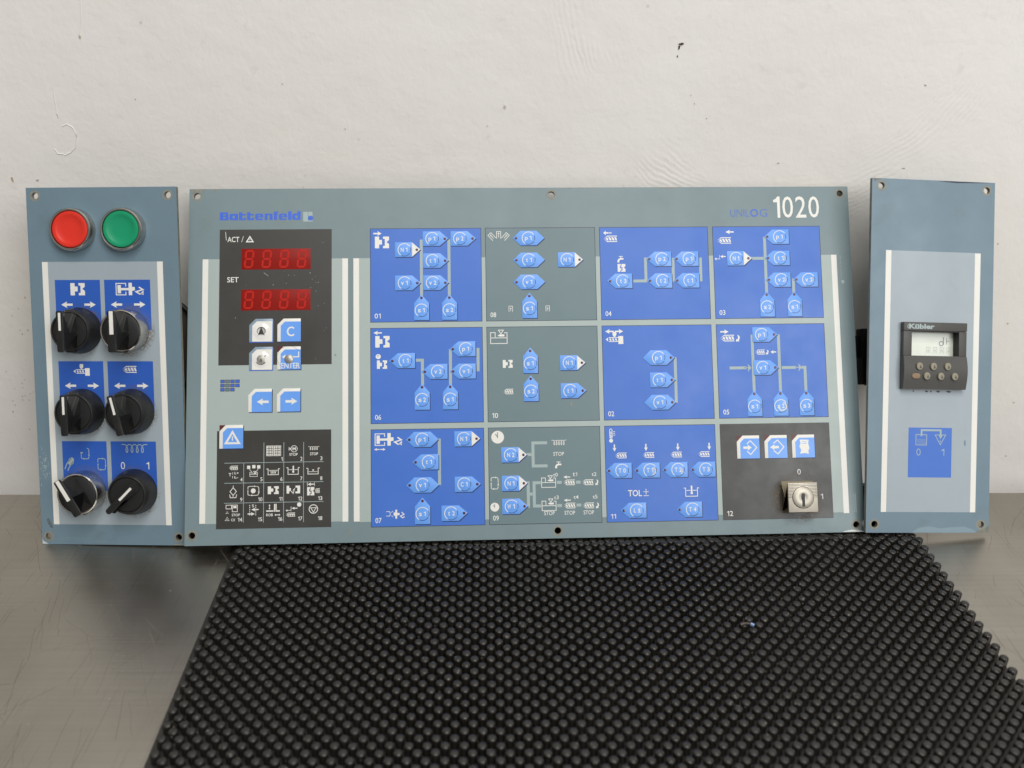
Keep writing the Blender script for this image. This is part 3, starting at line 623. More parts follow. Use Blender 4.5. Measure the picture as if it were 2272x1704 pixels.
# ---- the display block
blk = PM.sheet("display_field", [rect(21.9, 30.0, 101.7, 128.2)], .09, 'black', plateM)
PM.sheet("heading_print", text("ACT", (27.4, 35.3, 35.8, 39.2), .008) + text("/", (37.3, 34.9, 38.9, 39.2), -.01), .13, 'white', plateM)
PM.sheet("warning_symbol", stroke([(43.3, 35.2), (45.6, 39.0), (41.0, 39.0)], .75, True) + [rect(43.05, 36.8, 43.55, 38.0)], .13, 'white', plateM)
PM.sheet("heading_print", text("SET", (27.5, 64.7, 35.6, 68.5), .008), .13, 'white', plateM)
def seven(x, y, w, h, sl):
    t = 1.4; g = .08; X = lambda a, b: (x + a + (h - b) * sl, y + b); P = []
    def hz(b): return [X(t * .5 + g, b), X(t + g, b - t / 2), X(w - t - g, b - t / 2), X(w - t * .5 - g, b), X(w - t - g, b + t / 2), X(t + g, b + t / 2)]
    def vt(a, b0, b1): return [X(a, b0 + t * .5 + g), X(a + t / 2, b0 + t + g), X(a + t / 2, b1 - t - g), X(a, b1 - t * .5 - g), X(a - t / 2, b1 - t - g), X(a - t / 2, b0 + t + g)]
    for b in (t / 2, h / 2, h - t / 2): P.append(hz(b))
    for a in (t / 2, w - t / 2): P += [vt(a, 0, h / 2 + t * .2), vt(a, h / 2 - t * .2, h)]
    return P
for y0 in (44.1, 73.8):
    win = PM.prism("display_window", rect(37.4, y0, 86.7, y0 + 15.2), .02, .22, 'redwin', bevel=.06)
    for k in range(4): PM.sheet("digit_segments", seven(39.0 + 12.5 * k, y0 + .9, 6.6, 13.2, .10), .25, 'redseg', win)
def keypoly(x, y, s, c): return [(x + c, y), (x + s, y), (x + s, y + s), (x, y + s), (x, y + c)]
def square_key(x, y, label, corner=False, s=16.5):
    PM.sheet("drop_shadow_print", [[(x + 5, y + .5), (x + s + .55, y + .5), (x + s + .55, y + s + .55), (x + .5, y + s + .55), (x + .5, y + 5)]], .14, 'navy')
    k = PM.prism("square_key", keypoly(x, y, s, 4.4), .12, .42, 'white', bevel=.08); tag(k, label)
    if corner: PM.sheet("corner_lens", [[(x, y), (x + 4.1, y), (x, y + 4.1)]], .2, 'maroon', k)
    PM.sheet("blue_face", [[(x + 5.3, y + 2.15), (x + s, y + 2.15), (x + s, y + s), (x + 2.4, y + s), (x + 2.4, y + 5.2)]], .45, 'sky', k)
    return k
def worn_key(x, y, label):
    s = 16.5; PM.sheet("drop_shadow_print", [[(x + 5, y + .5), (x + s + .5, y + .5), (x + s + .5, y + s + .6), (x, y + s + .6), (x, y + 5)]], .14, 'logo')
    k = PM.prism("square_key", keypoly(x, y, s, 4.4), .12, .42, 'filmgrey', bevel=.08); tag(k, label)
    PM.prism("worn_face", [(x + 5.4, y + 1.8), (x + s - .3, y + 1.8), (x + s - .3, y + s - .1), (x + 2.1, y + s - .1), (x + 2.1, y + 5.0)], .40, .5, 'white', k)
    c = (x + 8.6, y + 9.0)
    PM.lathe("clear_dome", c, [(6.3, .5), (5.6, .62), (3.6, 1.05), (3.1, 1.1)], 'wornwhite', k, 40, cap=False)
    return k, c
k, c = worn_key(43.5, 95.1, "worn key with a dark arrow head pointing up")
PM.lathe("bare_dome", c, [(3.1, 1.0), (2.6, .6), (.5, .5)], 'worn', k, 30)
PM.sheet("arrow_head", [[(c[0], c[1] - 2.9), (c[0] + 2.5, c[1] + 3.2), (c[0] + 1.0, c[1] + 2.1), (c[0] - 1.0, c[1] + 2.1), (c[0] - 2.5, c[1] + 3.2)]], 1.2, 'rust', k)
PM.sheet("worn_rim", stroke(arc(c[0], c[1], 2.9, 150, 390, 20), .35), 1.15, 'rust', k)
k, c = worn_key(43.5, 115.3, "worn key with its film broken through to the metal dome")
PM.lathe("bare_dome", c, [(3.2, .55), (3.1, 1.1), (2.4, 1.35), (.5, 1.5)], 'dome', k, 30)
PM.sheet("crack_mark", [[(c[0] - .5, c[1] + .2), (c[0] + .4, c[1] - .6), (c[0] + .6, c[1] + 1.2), (c[0] + .1, c[1] + 2.4)]] + stroke(arc(c[0], c[1], 3.6, 35, 150, 16), .5) + [[(c[0] + 2.4, c[1] - 2.4), (c[0] + 3.6, c[1] - 3.0), (c[0] + 2.8, c[1] - 1.7)]], 1.55, 'rust', k)
k = square_key(63.3, 95.1, "blue key with a white letter C")
PM.sheet("legend", text("C", (70.0, 100.9, 75.2, 107.9), .012), .5, 'white', k)
k = square_key(63.3, 115.2, "blue ENTER key worn through to a bare metal dome", True)
PM.sheet("legend", text("ENTER", (66.2, 127.0, 79.2, 130.9), .006) + stroke([(78.4, 118.9), (78.4, 122.7), (69.4, 122.7)], .75) + [[(66.6, 122.7), (69.2, 121.0), (69.2, 124.4)]], .5, 'white', k)
PM.lathe("bare_dome", (71.6, 124.2), [(3.3, .4), (3.1, 1.0), (2.2, 1.5), (.4, 1.75)], 'dome', k, 30)
PM.sheet("film_crack", stroke(arc(71.4, 123.0, 8.2, 60, 330, 30), .12), .52, 'rust', k)
k = square_key(43.2, 145.2, "blue key with a white arrow pointing left"); PM.sheet("legend", i_arrow((49.2, 152.0, 57.5, 157.0), 'L', .36), .5, 'white', k)
k = square_key(63.2, 145.2, "blue key with a white arrow pointing right"); PM.sheet("legend", i_arrow((69.3, 151.9, 77.6, 156.9), 'R', .36), .5, 'white', k)
# small keypad emblem
for r in range(3):
    for q in range(4):
        if (q, r) == (3, 2): continue
        x, y = 23.5 + 3.47 * q, 138.4 + 2.95 * r
        e = PM.sheet("keypad_square", [rect(x, y, x + 3.05, y + 2.45)], .09, 'line', plateM)
        PM.sheet("keypad_square", [rect(x + .45, y + .4, x + 2.6, y + 2.05)], .13, 'greycell' if q == 1 else 'logo', plateM)
# ---- the alarm table
alm = PM.sheet("alarm_field", [rect(21.6, 174.7, 101.4, 243.2)], .09, 'black')
rules = [rect(40.2, 197.4, 40.55, 239), rect(54.15, 183.3, 54.5, 239.2), rect(68.05, 183.3, 68.4, 239.3), rect(81.9, 183.4, 82.25, 239.4)]
for y in (197.35, 211.4, 225.3):
    xs = [26.5, 40.15, 54.1, 68.0, 81.85, 96.0]
    for a, b in zip(xs[:-1], xs[1:]): rules.append(rect(a + .45, y - .17, b, y + .17))
PM.sheet("table_rules", rules, .13, 'bar', alm)
def cell(n):                       # column and row of alarm n
    k = n - 1 if n < 4 else n - 4
    return (2 + k, 0) if n < 4 else (k % 5, 1 + k // 5)
for n in range(1, 19):
    cx, ry = cell(n); x = 26.4 + 13.9 * cx; y = 183.4 + 13.95 * ry; s = str(n); w = 1.5 * len(s) if n not in (1, 11) else (1.0 if n == 1 else 2.2)
    PM.sheet("digit_print", text(s, (x + 13.2 - w, y + 10.3, x + 13.2, y + 13.0), .006), .13, 'white', alm)
    w = .3; B = lambda a, b, c, d: (x + a, y + b, x + c, y + d)
    if n == 1: P = [rect(x + 2.2 + 5.3 * q + 1.1 * i, y + 2.6 + 1.7 * j, x + 2.9 + 5.3 * q + 1.1 * i, y + 3.9 + 1.7 * j) for q in (0, 1) for i in range(4) for j in range(4)]; P += stroke([(x + 2, y + 2.3), (x + 6.6, y + 2.3), (x + 6.6, y + 9.3), (x + 2, y + 9.3)], .3, True) + stroke([(x + 7.3, y + 2.3), (x + 11.9, y + 2.3), (x + 11.9, y + 9.3), (x + 7.3, y + 9.3)], .3, True)
    elif n == 2: P = stroke(circle(x + 7.3, y + 4.6, 2.2, 20), .35, True) + text("M", B(6.2, 3.5, 8.5, 5.7), .02) + [rect(x + 3.6, y + 3.4, x + 4, y + 5.8), [(x + 4.1, y + 4.6), (x + 5, y + 3.8), (x + 5, y + 5.4)]] + text("STOP", B(4, 7.6, 9.8, 9.5), .012)
    elif n == 3: P = i_coil(B(3.4, 3.3, 11, 5.6), 4, .3) + text("STOP", B(4.6, 7.4, 10.2, 9.4), .012)
    elif n == 4: P = i_screw(B(3.6, 1.9, 10, 4.8)) + text("T", B(3.6, 7.0, 5.4, 9.2), .02) + text("L+", B(7.6, 6.2, 10.5, 7.8), .02) + text("L-", B(7.6, 9.2, 10.2, 10.8), .02) + [rect(x + 6.2, y + 6.4, x + 6.5, y + 8), rect(x + 6.2, y + 9, x + 6.5, y + 10.6)]
    elif n == 5: P = [rect(x + a, y + b, x + a + 2.2, y + b + 2.3) for a, b in ((2.4, 2.0), (6, 1.6), (9.4, 1.8))] + stroke([(x + 4, y + 4.6), (x + 6.2, y + 7)], .3) + stroke([(x + 10.2, y + 4.4), (x + 8.2, y + 7)], .3) + i_machine(B(4.4, 6, 9.6, 9.6), .3)
    elif n in (6, 7, 8): P = i_bath(B(2, 3.4 if n != 7 else 2.6, 11.4, 8.6), .45, ('coil', 'thermo', 'level')[n - 6])
    elif n == 9: P = stroke([(x + 6.8, y + 3.2), (x + 9, y + 6), (x + 6.8, y + 8.6), (x + 4.6, y + 6)], .45, True) + [rect(x + 6.6, y + 1.8, x + 7, y + 3), rect(x + 6.6, y + 8.8, x + 7, y + 9.8)] + stroke([(x + 4.4, y + 8), (x + 4.8, y + 10.2), (x + 8.8, y + 10.2), (x + 9.2, y + 8)], .45)
    elif n == 10: P = i_cycle(B(2.2, 2.2, 11.4, 9.2), .4) + [circle(x + 6.8, y + 5.7, 1.7, 18)]
    elif n == 11: P = i_mould(B(3, 2.8, 10.6, 8.2))
    elif n == 12: P = fit(B(2.2, 2.6, 5.2, 8), [[(0, 0), (.6, 0), (.6, .3), (1, .3), (1, .7), (.6, .7), (.6, 1), (0, 1)]]) + fit(B(8.4, 2.6, 11.6, 8), [[(0, 0), (1, 0), (1, 1), (0, 1), (0, .75), (.4, .75), (.4, .25), (0, .25)]]) + stroke([(x + 5.4, y + 6.4), (x + 6.8, y + 8), (x + 7.8, y + 4.6), (x + 6.6, y + 6)], .5)
    elif n == 13: P = i_mould_closed(B(2.6, 3.8, 7.6, 9.6)) + i_screw(B(7.9, 4.8, 11.4, 8)) + i_arrow(B(3, .6, 7.4, 3), 'L') + [rect(x + 2.6, y + .5, x + 2.9, y + 3.1), rect(x + 7.6, y + .5, x + 7.9, y + 3.1)]
    elif n == 14: P = stroke([(x + 2, y + 1.4), (x + 5.8, y + 1.4), (x + 5.8, y + 4), (x + 2, y + 4)], .4, True) + stroke([(x + 6.3, y + 1.4), (x + 9.8, y + 1.4), (x + 9.8, y + 6), (x + 6.3, y + 6)], .4, True) + [rect(x + 7, y + 2, x + 9.2, y + 3.6)] + text("STOP", B(6, 7.4, 11.6, 9.2), .012) + text("CX", B(5.6, 10.8, 8.4, 12.6), .012) + [rect(x + .9 + a, y + b, x + 1.5 + a, y + b + .5) for a, b in ((1.6, 5.9), (1, 6.8), (2.2, 6.8), (1.6, 9.8), (1, 10.8), (2.2, 10.8), (.4, 11.8), (1.6, 11.8), (2.8, 11.8))]
    elif n == 15: P = i_arrow(B(5.6, 3.6, 10.6, 6), 'L') + i_arrow(B(3, 6.6, 8, 9), 'R') + [rect(x + a, y + 1.6 + 1.3 * q, x + a + .5, y + 2.3 + 1.3 * q) for a in (4.2, 8.4) for q in range(6)] + text("S", B(6, 1.2, 7.4, 3.2), .01)
    elif n == 16: P = [rect(x + 2, y + 5.6, x + 7, y + 6.5), rect(x + 7.4, y + 1.1, x + 8.2, y + 6.5), rect(x + 8.5, y + 1.1, x + 9.2, y + 5.4), rect(x + 8.5, y + 5.6, x + 11.4, y + 6.5)] + i_arrow(B(3.6, 1.4, 5, 3.2), 'U') + i_arrow(B(3.6, 3.2, 5, 5), 'D') + text("ROB", B(2, 7.8, 6.6, 9.7), .012) + i_arrow(B(7.8, 8, 9.8, 9.6), 'L') + i_arrow(B(9.8, 8, 11.8, 9.6), 'R')
    elif n == 17: P = i_screw(B(1.6, 7.4, 8.2, 10.2)) + i_arrow(B(5.8, 3.4, 9.8, 5.4), 'L') + [rect(x + 5.2, y + 3.2, x + 5.5, y + 6.4)] + i_arrow(B(1.6, 5, 3.6, 6.8), 'L') + [rect(x + 4, y + 5.6, x + 4.4, y + 6.2), rect(x + 4.6, y + 5.6, x + 4.9, y + 6.2), circle(x + 11, y + 1.9, 1.5, 18)]
    else: P = stroke(circle(x + 7, y + 5.2, 2.95, 24), .55, True) + stroke([(x + 5.1, y + 4.3), (x + 8.9, y + 4.3), (x + 7, y + 7.4)], .45, True)
    PM.sheet("symbol_print", P, .13, 'white', alm)
k = square_key(23.3, 170.6, "blue key with a white warning triangle", True)
PM.sheet("legend", stroke([(32.4, 175.6), (37.0, 183.4), (27.8, 183.4)], 1.4, True) + [rect(32.0, 178.6, 32.8, 181.6)], .5, 'white', k)

# ---- the twelve function fields with their keys
XC = (129.2, 212.4, 295.9, 379.6); YR = (29.8, 102.6, 175.3); FW, FH = 80.4, 68.8
FIELDS = {'01': (0, 0), '08': (1, 0), '04': (2, 0), '03': (3, 0), '06': (0, 1), '10': (1, 1), '02': (2, 1), '05': (3, 1), '07': (0, 2), '09': (1, 2), '11': (2, 2), '12': (3, 2)}
KEYS = {
 '01': [('R', 'p1', 174.0, 37.7), ('R', 'p2', 194.1, 37.7), ('W', 'N1', 153.9, 45.7), ('R', 't1', 174.1, 53.9), ('R', 'v1', 153.9, 70.1), ('R', 'v2', 174.1, 70.1), ('U', 's1', 165.9, 90.1), ('U', 's2', 186.0, 90.1)],
 '08': [('H', 'p1', 244.0, 37.7), ('H', 't1', 244.0, 53.9), ('H', 'v1', 243.9, 70.1), ('W', 'N1', 272.0, 53.9), ('U', 's1', 243.9, 89.5)],
 '06': [('L', 't1', 154.1, 126.5), ('L', 'v2', 177.2, 134.6), ('L', 'p1', 197.4, 118.5), ('L', 'v1', 197.4, 134.6), ('U', 's2', 165.8, 154.7), ('U', 's1', 185.9, 154.7)],
 '10': [('U', 's1', 243.7, 129.5), ('U', 's2', 243.7, 149.7), ('W', 'N1', 271.9, 129.5), ('R', 't1', 271.9, 149.7)],
 '07': [('H', 'p1', 165.6, 183.0), ('W', 'N1', 195.2, 183.0), ('L', 't1', 170.1, 199.0), ('H', 'v1', 165.6, 215.2), ('R', 'C1', 195.1, 215.2), ('U', 's1', 165.4, 235.4), ('R', 't2', 185.5, 235.4)],
 '09': [('W', 'N2', 228.4, 195.0), ('W', 'N1', 228.4, 215.2), ('R', 'W1', 228.4, 231.4)],
 '04': [('L', 't3', 312.3, 70.0), ('L', 'p2', 341.6, 53.9), ('L', 'p1', 361.7, 53.9), ('L', 't2', 341.6, 70.0), ('L', 't1', 361.7, 70.0)],
 '03': [('W', 'N1', 396.6, 53.9), ('L', 'p1', 429.6, 37.9), ('L', 't1', 429.5, 53.9), ('L', 'v2', 429.5, 70.1), ('L', 'v1', 449.9, 70.1), ('U', 's2', 418.2, 90.2), ('U', 's1', 438.6, 90.2)],
 '02': [('G', 'p1', 336.8, 126.6), ('R', 't1', 336.8, 142.8), ('G', 'v1', 336.8, 159.0)],
 '05': [('R', 'p1', 413.1, 110.6), ('R', 'v1', 413.0, 134.8), ('U', 's1', 405.9, 162.9), ('U', 's2', 425.1, 162.9), ('U', 's3', 444.1, 162.9)],
 '11': [('L', 'T0', 307.9, 207.5), ('L', 'T1', 328.1, 207.6), ('L', 'T2', 348.3, 207.6), ('L', 'T3', 368.5, 207.7), ('L', 'L±', 317.6, 235.9), ('L', 'T4', 357.8, 236.0)], '12': []}
BARS = {
 '01': [(166.1, 38.2, 166.0, 79.5), (186.1, 38.2, 186.0, 80.0)],
 '06': [[(161.6, 126.2), (166.2, 126.2), (166.2, 144.2)], (186.3, 118.4, 186.1, 144.5), (206.1, 117.8, 206.0, 134.7)],
 '07': [(177.7, 182.5, 177.6, 215.3)],
 '09': [(239.8, 194.9, 243.2, 194.9), [(254.5, 186.7), (244.3, 186.7), (244.3, 203.1), (254.5, 203.1)], [(237.9, 215), (240.4, 215), (240.4, 231.4), (238.1, 231.4)], (241.5, 222.9, 243.4, 222.9), [(249.4, 215.0), (244.6, 215.0), (244.6, 231.4), (249.4, 231.4)], (260.9, 215.0, 264.4, 215.0), (274.6, 215.1, 277.9, 215.1), (260.8, 231.4, 264.2, 231.4), (274.6, 231.3, 278.0, 231.3)],
 '04': [[(320.1, 70.0), (329.4, 70.0), (329.4, 53.7), (331.6, 53.7)], (349.7, 53.0, 349.6, 70.7), (370.0, 53.0, 369.9, 70.7)],
 '03': [(405.8, 53.9, 417.1, 53.9), (418.3, 37.7, 418.2, 80.9), [(441.4, 70.2), (438.5, 70.2), (438.4, 80.8)]],
 '02': [(348.9, 126.4, 348.7, 159.4)],
 '05': [(406.0, 110.5, 406.0, 153.6), (425.5, 110.5, 425.3, 153.6), [(441.6, 134.9), (444.1, 134.9), (444.1, 153.6)], (388.6, 134.7, 401.0, 134.7), (427.0, 134.9, 437.5, 134.9)]}
WORDS = {'R': "pointing right", 'L': "pointing left", 'U': "pointing up", 'W': "with a white tip pointing right", 'H': "pointed at both ends", 'G': "pointed at both ends"}
def tagpoly(t, x, y):
    T, Bt = y - 5.5, y + 5.3
    if t in 'RW': return [(x - 6.8, T), (x + 5.5, T), (x + 11.7, y - .1), (x + 5.5, Bt), (x - 6.8, Bt)]
    if t == 'L': return [(x + 6.9, T), (x - 5.4, T), (x - 11.7, y - .1), (x - 5.4, Bt), (x + 6.9, Bt)]
    if t == 'U': return [(x - 5.4, y + 7.1), (x - 5.4, y - 5.2), (x, y - 11.5), (x + 5.4, y - 5.2), (x + 5.4, y + 7.1)]
    return [(x - 11.6, y), (x - 5.9, T), (x + 5.9, T), (x + 11.6, y), (x + 5.9, Bt), (x - 5.9, Bt)]
for num, (ci, ri) in FIELDS.items():
    x0, y0 = XC[ci], YR[ri]; x1, y1 = x0 + FW, y0 + FH
    fld = PM.sheet("function_field", [rect(x0, y0, x1, y1)], .08, 'line' if num != '12' else 'black')
    PM.sheet("field_print", [rect(x0 + .4, y0 + .4, x1 - .4, y1 - .4)], .11, {'08': 'greycell', '10': 'greycell', '09': 'greycell', '12': 'black'}.get(num, 'blue'), fld)
    nb = {'08': (215.5, 92.1, 219.6, 95.6), '09': (215.1, 237.6, 219.2, 241.1), '11': (298.9, 238.1, 302.6, 241.4)}.get(num) or (x0 + 3.1, y1 - 6.5, x0 + 7.4, y1 - 2.9)
    PM.sheet("field_number", text(num, nb, .006), .15, 'white', fld)
    for b in BARS.get(num, []):
        pts = [b[:2], b[2:]] if isinstance(b, tuple) else b
        PM.sheet("connector_line", stroke(pts, 2.1), .15, 'bar', fld)
    for t, s, x, y in KEYS[num]:
        p = tagpoly(t, x, y)
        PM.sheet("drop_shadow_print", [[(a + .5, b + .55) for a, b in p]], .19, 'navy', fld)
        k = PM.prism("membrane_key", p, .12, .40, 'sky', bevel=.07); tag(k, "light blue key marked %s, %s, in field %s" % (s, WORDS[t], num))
        if t == 'W': PM.sheet("white_tip", [[(x + 5.6, y - 5.3), (x + 11.4, y - .1), (x + 5.6, y + 5.1)]], .43, 'white', k)
        lx, ly = {'R': (9.2, 0), 'W': (9.0, 0), 'L': (-9.3, 0), 'U': (0, -9.1), 'H': (-9.1, 0), 'G': (9.0, 0)}[t]
        PM.lathe("indicator_lens", (x + lx, y + ly), [(1.02, .38), (.95, .52), (.5, .6)], 'led', k, 14)
        PM.sheet("legend_ring", stroke(arc(x, y, 4.6, 125, 325, 24), .5), .43, 'white', k)
        PM.sheet("legend_ring", stroke(arc(x, y, 4.6, -22, 20, 8), .4) + stroke(arc(x, y, 4.6, 30, 114, 14), .4), .43, 'navy', k)
        a, b = s[0], s[1]; up = a in 'NCTWL'
        lw = {'W': 2.6, 't': 1.1, 'T': 2.0, 'L': 1.6}.get(a, 2.1); hh = 3.1
        yb = y + 1.5
        box1 = (x - .5 - lw, yb - (hh if up or a == 't' else 2.3), x - .5, yb + (.75 if a == 'p' else 0))
        if a == 't': box1 = (x - 2.0, yb - 2.9, x - .8, yb)
        PM.sheet("legend", text(a, box1, .012) + text(b, (x + .8, yb - hh, x + (2.6 if b != '1' else 2.2), yb), .014), .43, 'white', k)

def sym(num, polys, name="symbol_print", m='white', h=.15):
    fld = [o for o in PM.root.children if o.name.startswith("function_field")][list(FIELDS).index(num)]
    return PM.sheet(name, polys, h, m, fld)
def clock(num, box, back):
    a, b = i_clock(box); sym(num, a, "clock_symbol"); sym(num, b, "clock_hands", back, .18)
sym('01', i_arrow((131.6, 31.8, 137.6, 35.3)), "arrow_symbol"); sym('01', i_mould((132.7, 35.8, 142.9, 44.4)))
for q, (cx, ang) in enumerate(((217.2, -42), (222.3, 0), (227.4, 42))):
    pts = rotp((cx, 36.2 if q != 1 else 35.0), ang, [(-1.5, 2.9), (-1.5, -2.4), (1.5, -2.4), (1.5, 2.9)])
    sym('08', stroke(pts, .4), "core_symbol"); sym('08', stroke(rotp((cx, 36.2 if q != 1 else 35.0), ang, [(0, 2.0), (0, -1.2)]), .4) + [rotp((cx, 36.2 if q != 1 else 35.0), ang, [(-.8, -.6), (.8, -.6), (0, -1.9)])], "core_symbol")
for x in (230.2, 257.0):
    sym('08', stroke([(x - 1.3, 91.8), (x - 1.3, 87.7), (x + 1.3, 87.7), (x + 1.3, 91.8)], .35) + [rect(x - .15, 89, x + .15, 91.4), [(x - .7, 89.7), (x + .7, 89.7), (x, 88.7)]], "core_symbol")
sym('06', i_arrow((131.4, 104.6, 137.4, 107.7), 'L'), "arrow_symbol"); sym('06', i_mould((132.7, 108.4, 142.9, 116.7))); sym('06', i_mould((133.8, 126.0, 141.0, 132.1))); clock('06', (132.9, 121.3, 136.6, 125.2), 'blue')
sym('10', i_machine((215.3, 105.1, 227.2, 114.8), .5), "machine_symbol"); sym('10', i_mould((223.8, 126.8, 230.9, 132.5))); sym('10', i_screw((223.9, 147.7, 231.0, 151.5)))
sym('07', i_eject((131.9, 178.0, 151.6, 186.9), .6)); sym('07', i_arrow((131.6, 188.5, 135.4, 190.5), 'L') + i_arrow((135.8, 188.5, 139.6, 190.5), 'R'), "arrow_symbol")
sym('07', stroke([(139.9, 233.3), (142.3, 233.3), (142.8, 234.9), (142.3, 236.4), (139.9, 236.4)], .4) + fit((143.3, 232.1, 149.2, 238.3), [[(.3, .3), (.5, .3), (.5, 0), (.72, 0), (.72, .36), (1, .36), (1, .62), (.72, .62), (.72, 1), (.5, 1), (.5, .66), (.3, .66)]]) + stroke([(143.4, 234), (144.8, 232.9)], .3) + stroke([(143.4, 236), (144.8, 237.2)], .3) + stroke([(150.6, 233.8), (152.4, 235.4), (149.8, 236.6), (151.4, 237.8), (152.8, 237)], .6))
clock('09', (214.7, 177.6, 223.8, 186.7), 'greycell'); clock('09', (213.3, 228.4, 219.6, 234.9), 'greycell')
sym('09', i_coil((257.7, 185.0, 268.4, 188.4), 5, .33), "coil_symbol"); sym('09', text("STOP", (258.8, 193.4, 266.5, 196.1), .004), "lettering"); sym('09', i_tap((259.9, 200.3, 264.6, 205.0)), "tap_symbol")
sym('09', i_cycle((213.5, 210.3, 219.6, 219.3), .4), "cycle_symbol")
for s, bx in (("t0", (258.4, 208.2, 261.7, 210.8)), ("t1", (272.4, 208.2, 275.5, 210.8)), ("t2", (286.0, 208.3, 289.4, 210.9)), ("t3", (258.7, 224.3, 262.0, 226.9)), ("t4", (272.6, 224.3, 276.2, 226.9)), ("t5", (286.3, 224.3, 289.7, 226.9)), ("STOP", (251.4, 235.2, 258.9, 238.0)), ("STOP", (265.9, 235.2, 273.5, 238.0)), ("STOP", (279.5, 235.2, 287.0, 238.0))):
    sym('09', text(s, bx, .004), "lettering")
for dy in (0, 16.4):
    sym('09', i_machine((250.0, 210.2 + dy, 260.0, 218.4 + dy), .45), "machine_symbol"); sym('09', i_arrow((265.6, 210.2 + dy, 270.6, 212.5 + dy), 'L'), "arrow_symbol")
    sym('09', i_screw((265.6, 213.2 + dy, 273.8, 217.1 + dy))); sym('09', i_screw((279.1, 213.3 + dy, 287.1, 217.3 + dy))); sym('09', i_bend((288.4, 213.2 + dy, 291.1, 217.4 + dy)), "bend_symbol")
sym('04', i_arrow((298.9, 32.4, 302.6, 35.9), 'L') + [rect(302.9, 33.6, 303.4, 34.7), rect(303.7, 33.6, 304.2, 34.7), rect(304.5, 33.6, 305, 34.7)], "arrow_symbol"); sym('04', i_screw((299.1, 36.2, 309.0, 40.9))); sym('04', i_tap((308.8, 51.5, 313.5, 56.2)), "tap_symbol"); sym('04', i_mould_closed((308.8, 57.3, 314.5, 63.1)))
sym('03', i_arrow((389.4, 32.4, 395.6, 35.6), 'L'), "arrow_symbol"); sym('03', i_screw((383.1, 38.0, 393.3, 42.7))); sym('03', i_arrow((384.9, 51.1, 388.9, 53.6), 'L') + [rect(384.2, 51.2, 384.5, 54.6), rect(383.0, 53.7, 383.8, 54.2)] + i_arrow((380.7, 52.9, 382.7, 55.3), 'L'), "arrow_symbol")
sym('02', i_arrow((298.4, 105.2, 304.6, 108.7), 'L') + i_arrow((305.4, 105.2, 311.5, 108.7), 'R'), "arrow_symbol"); sym('02', i_nozzle((298.6, 107.2, 311.4, 116.2)), "nozzle_symbol")
sym('05', i_arrow((382.7, 106.4, 388.8, 109.8)), "arrow_symbol"); sym('05', i_screw((382.7, 110.4, 392.8, 115.2))); sym('05', i_bend((394.0, 110.3, 397.5, 115.4)), "bend_symbol"); sym('05', i_screw((408.0, 121.5, 414.9, 125.1))); sym('05', i_bend((415.6, 121.5, 418.2, 125.1)), "bend_symbol"); sym('05', i_arrow((419.2, 122.0, 423.4, 124.7), 'L'), "arrow_symbol")
sym('05', i_arrow((399.4, 131.8, 404.6, 137.6), 'R', .1), "arrow_symbol", 'bar'); sym('05', i_arrow((437.0, 132.0, 441.8, 137.8), 'R', .1), "arrow_symbol", 'bar')
sym('11', i_thermo((298.7, 177.4, 303.6, 187.4), .45), "thermometer_symbol")
for xd, xs in ((301.5, 303.2), (324.2, 323.1), (347.3, 343.1), (370.1, 363.3)):
    sym('11', i_arrow((xd, 188.7, xd + 2.7, 193.8), 'D', .34), "arrow_symbol"); sym('11', i_screw((xs, 194.7, xs + 8.3, 198.7)))
sym('11', text("TOL", (311.8, 221.4, 321.6, 225.9), .012) + [rect(322.8, 222.6, 326.6, 223.0), rect(324.5, 220.7, 324.9, 224.8), rect(322.8, 225.4, 326.6, 225.8)], "lettering"); sym('11', i_bath((351.9, 219.1, 363.1, 226.6), .5, 'thermo'), "bath_symbol")
sym('12', text("0", (435.0, 208.6, 437.5, 212.5), 0), "lettering"); sym('12', text("1", (451.3, 226.6, 453.0, 230.4), 0), "lettering")
k = square_key(391.6, 183.9, "blue key with an arrow entering a diamond", True); PM.sheet("legend", stroke([(398.9, 190.0), (401.4, 187.6), (405.9, 192.6), (401.4, 197.6), (398.9, 195.2)], .7) + i_arrow((396.2, 190.4, 402.4, 194.8), 'R', .4), .5, 'white', k)
k = square_key(411.8, 183.9, "blue key with an arrow leaving a diamond", True); PM.sheet("legend", stroke([(418.3, 189.8), (421.4, 187.5), (425.8, 192.5), (421.4, 197.5), (418.3, 195.0)], .7) + i_arrow((415.8, 190.4, 422.2, 194.8), 'L', .4), .5, 'white', k)
k = square_key(431.9, 183.9, "blue key with a sheet of paper symbol", True); PM.sheet("legend", [[(437.6, 187.8), (438.6, 187.4), (444.2, 187.6), (443.8, 190.5), (444.6, 193.5), (443.6, 195.8), (444.0, 197.8), (441, 197.2), (437.5, 197.6), (438.4, 195.0), (437.2, 192.2), (438.2, 190)]], .5, 'white', k)
PM.sheet("legend", [rect(439.2, 188.9, 442.6, 189.2), rect(439.2, 190.1, 442.6, 190.4)], .53, 'sky', k)
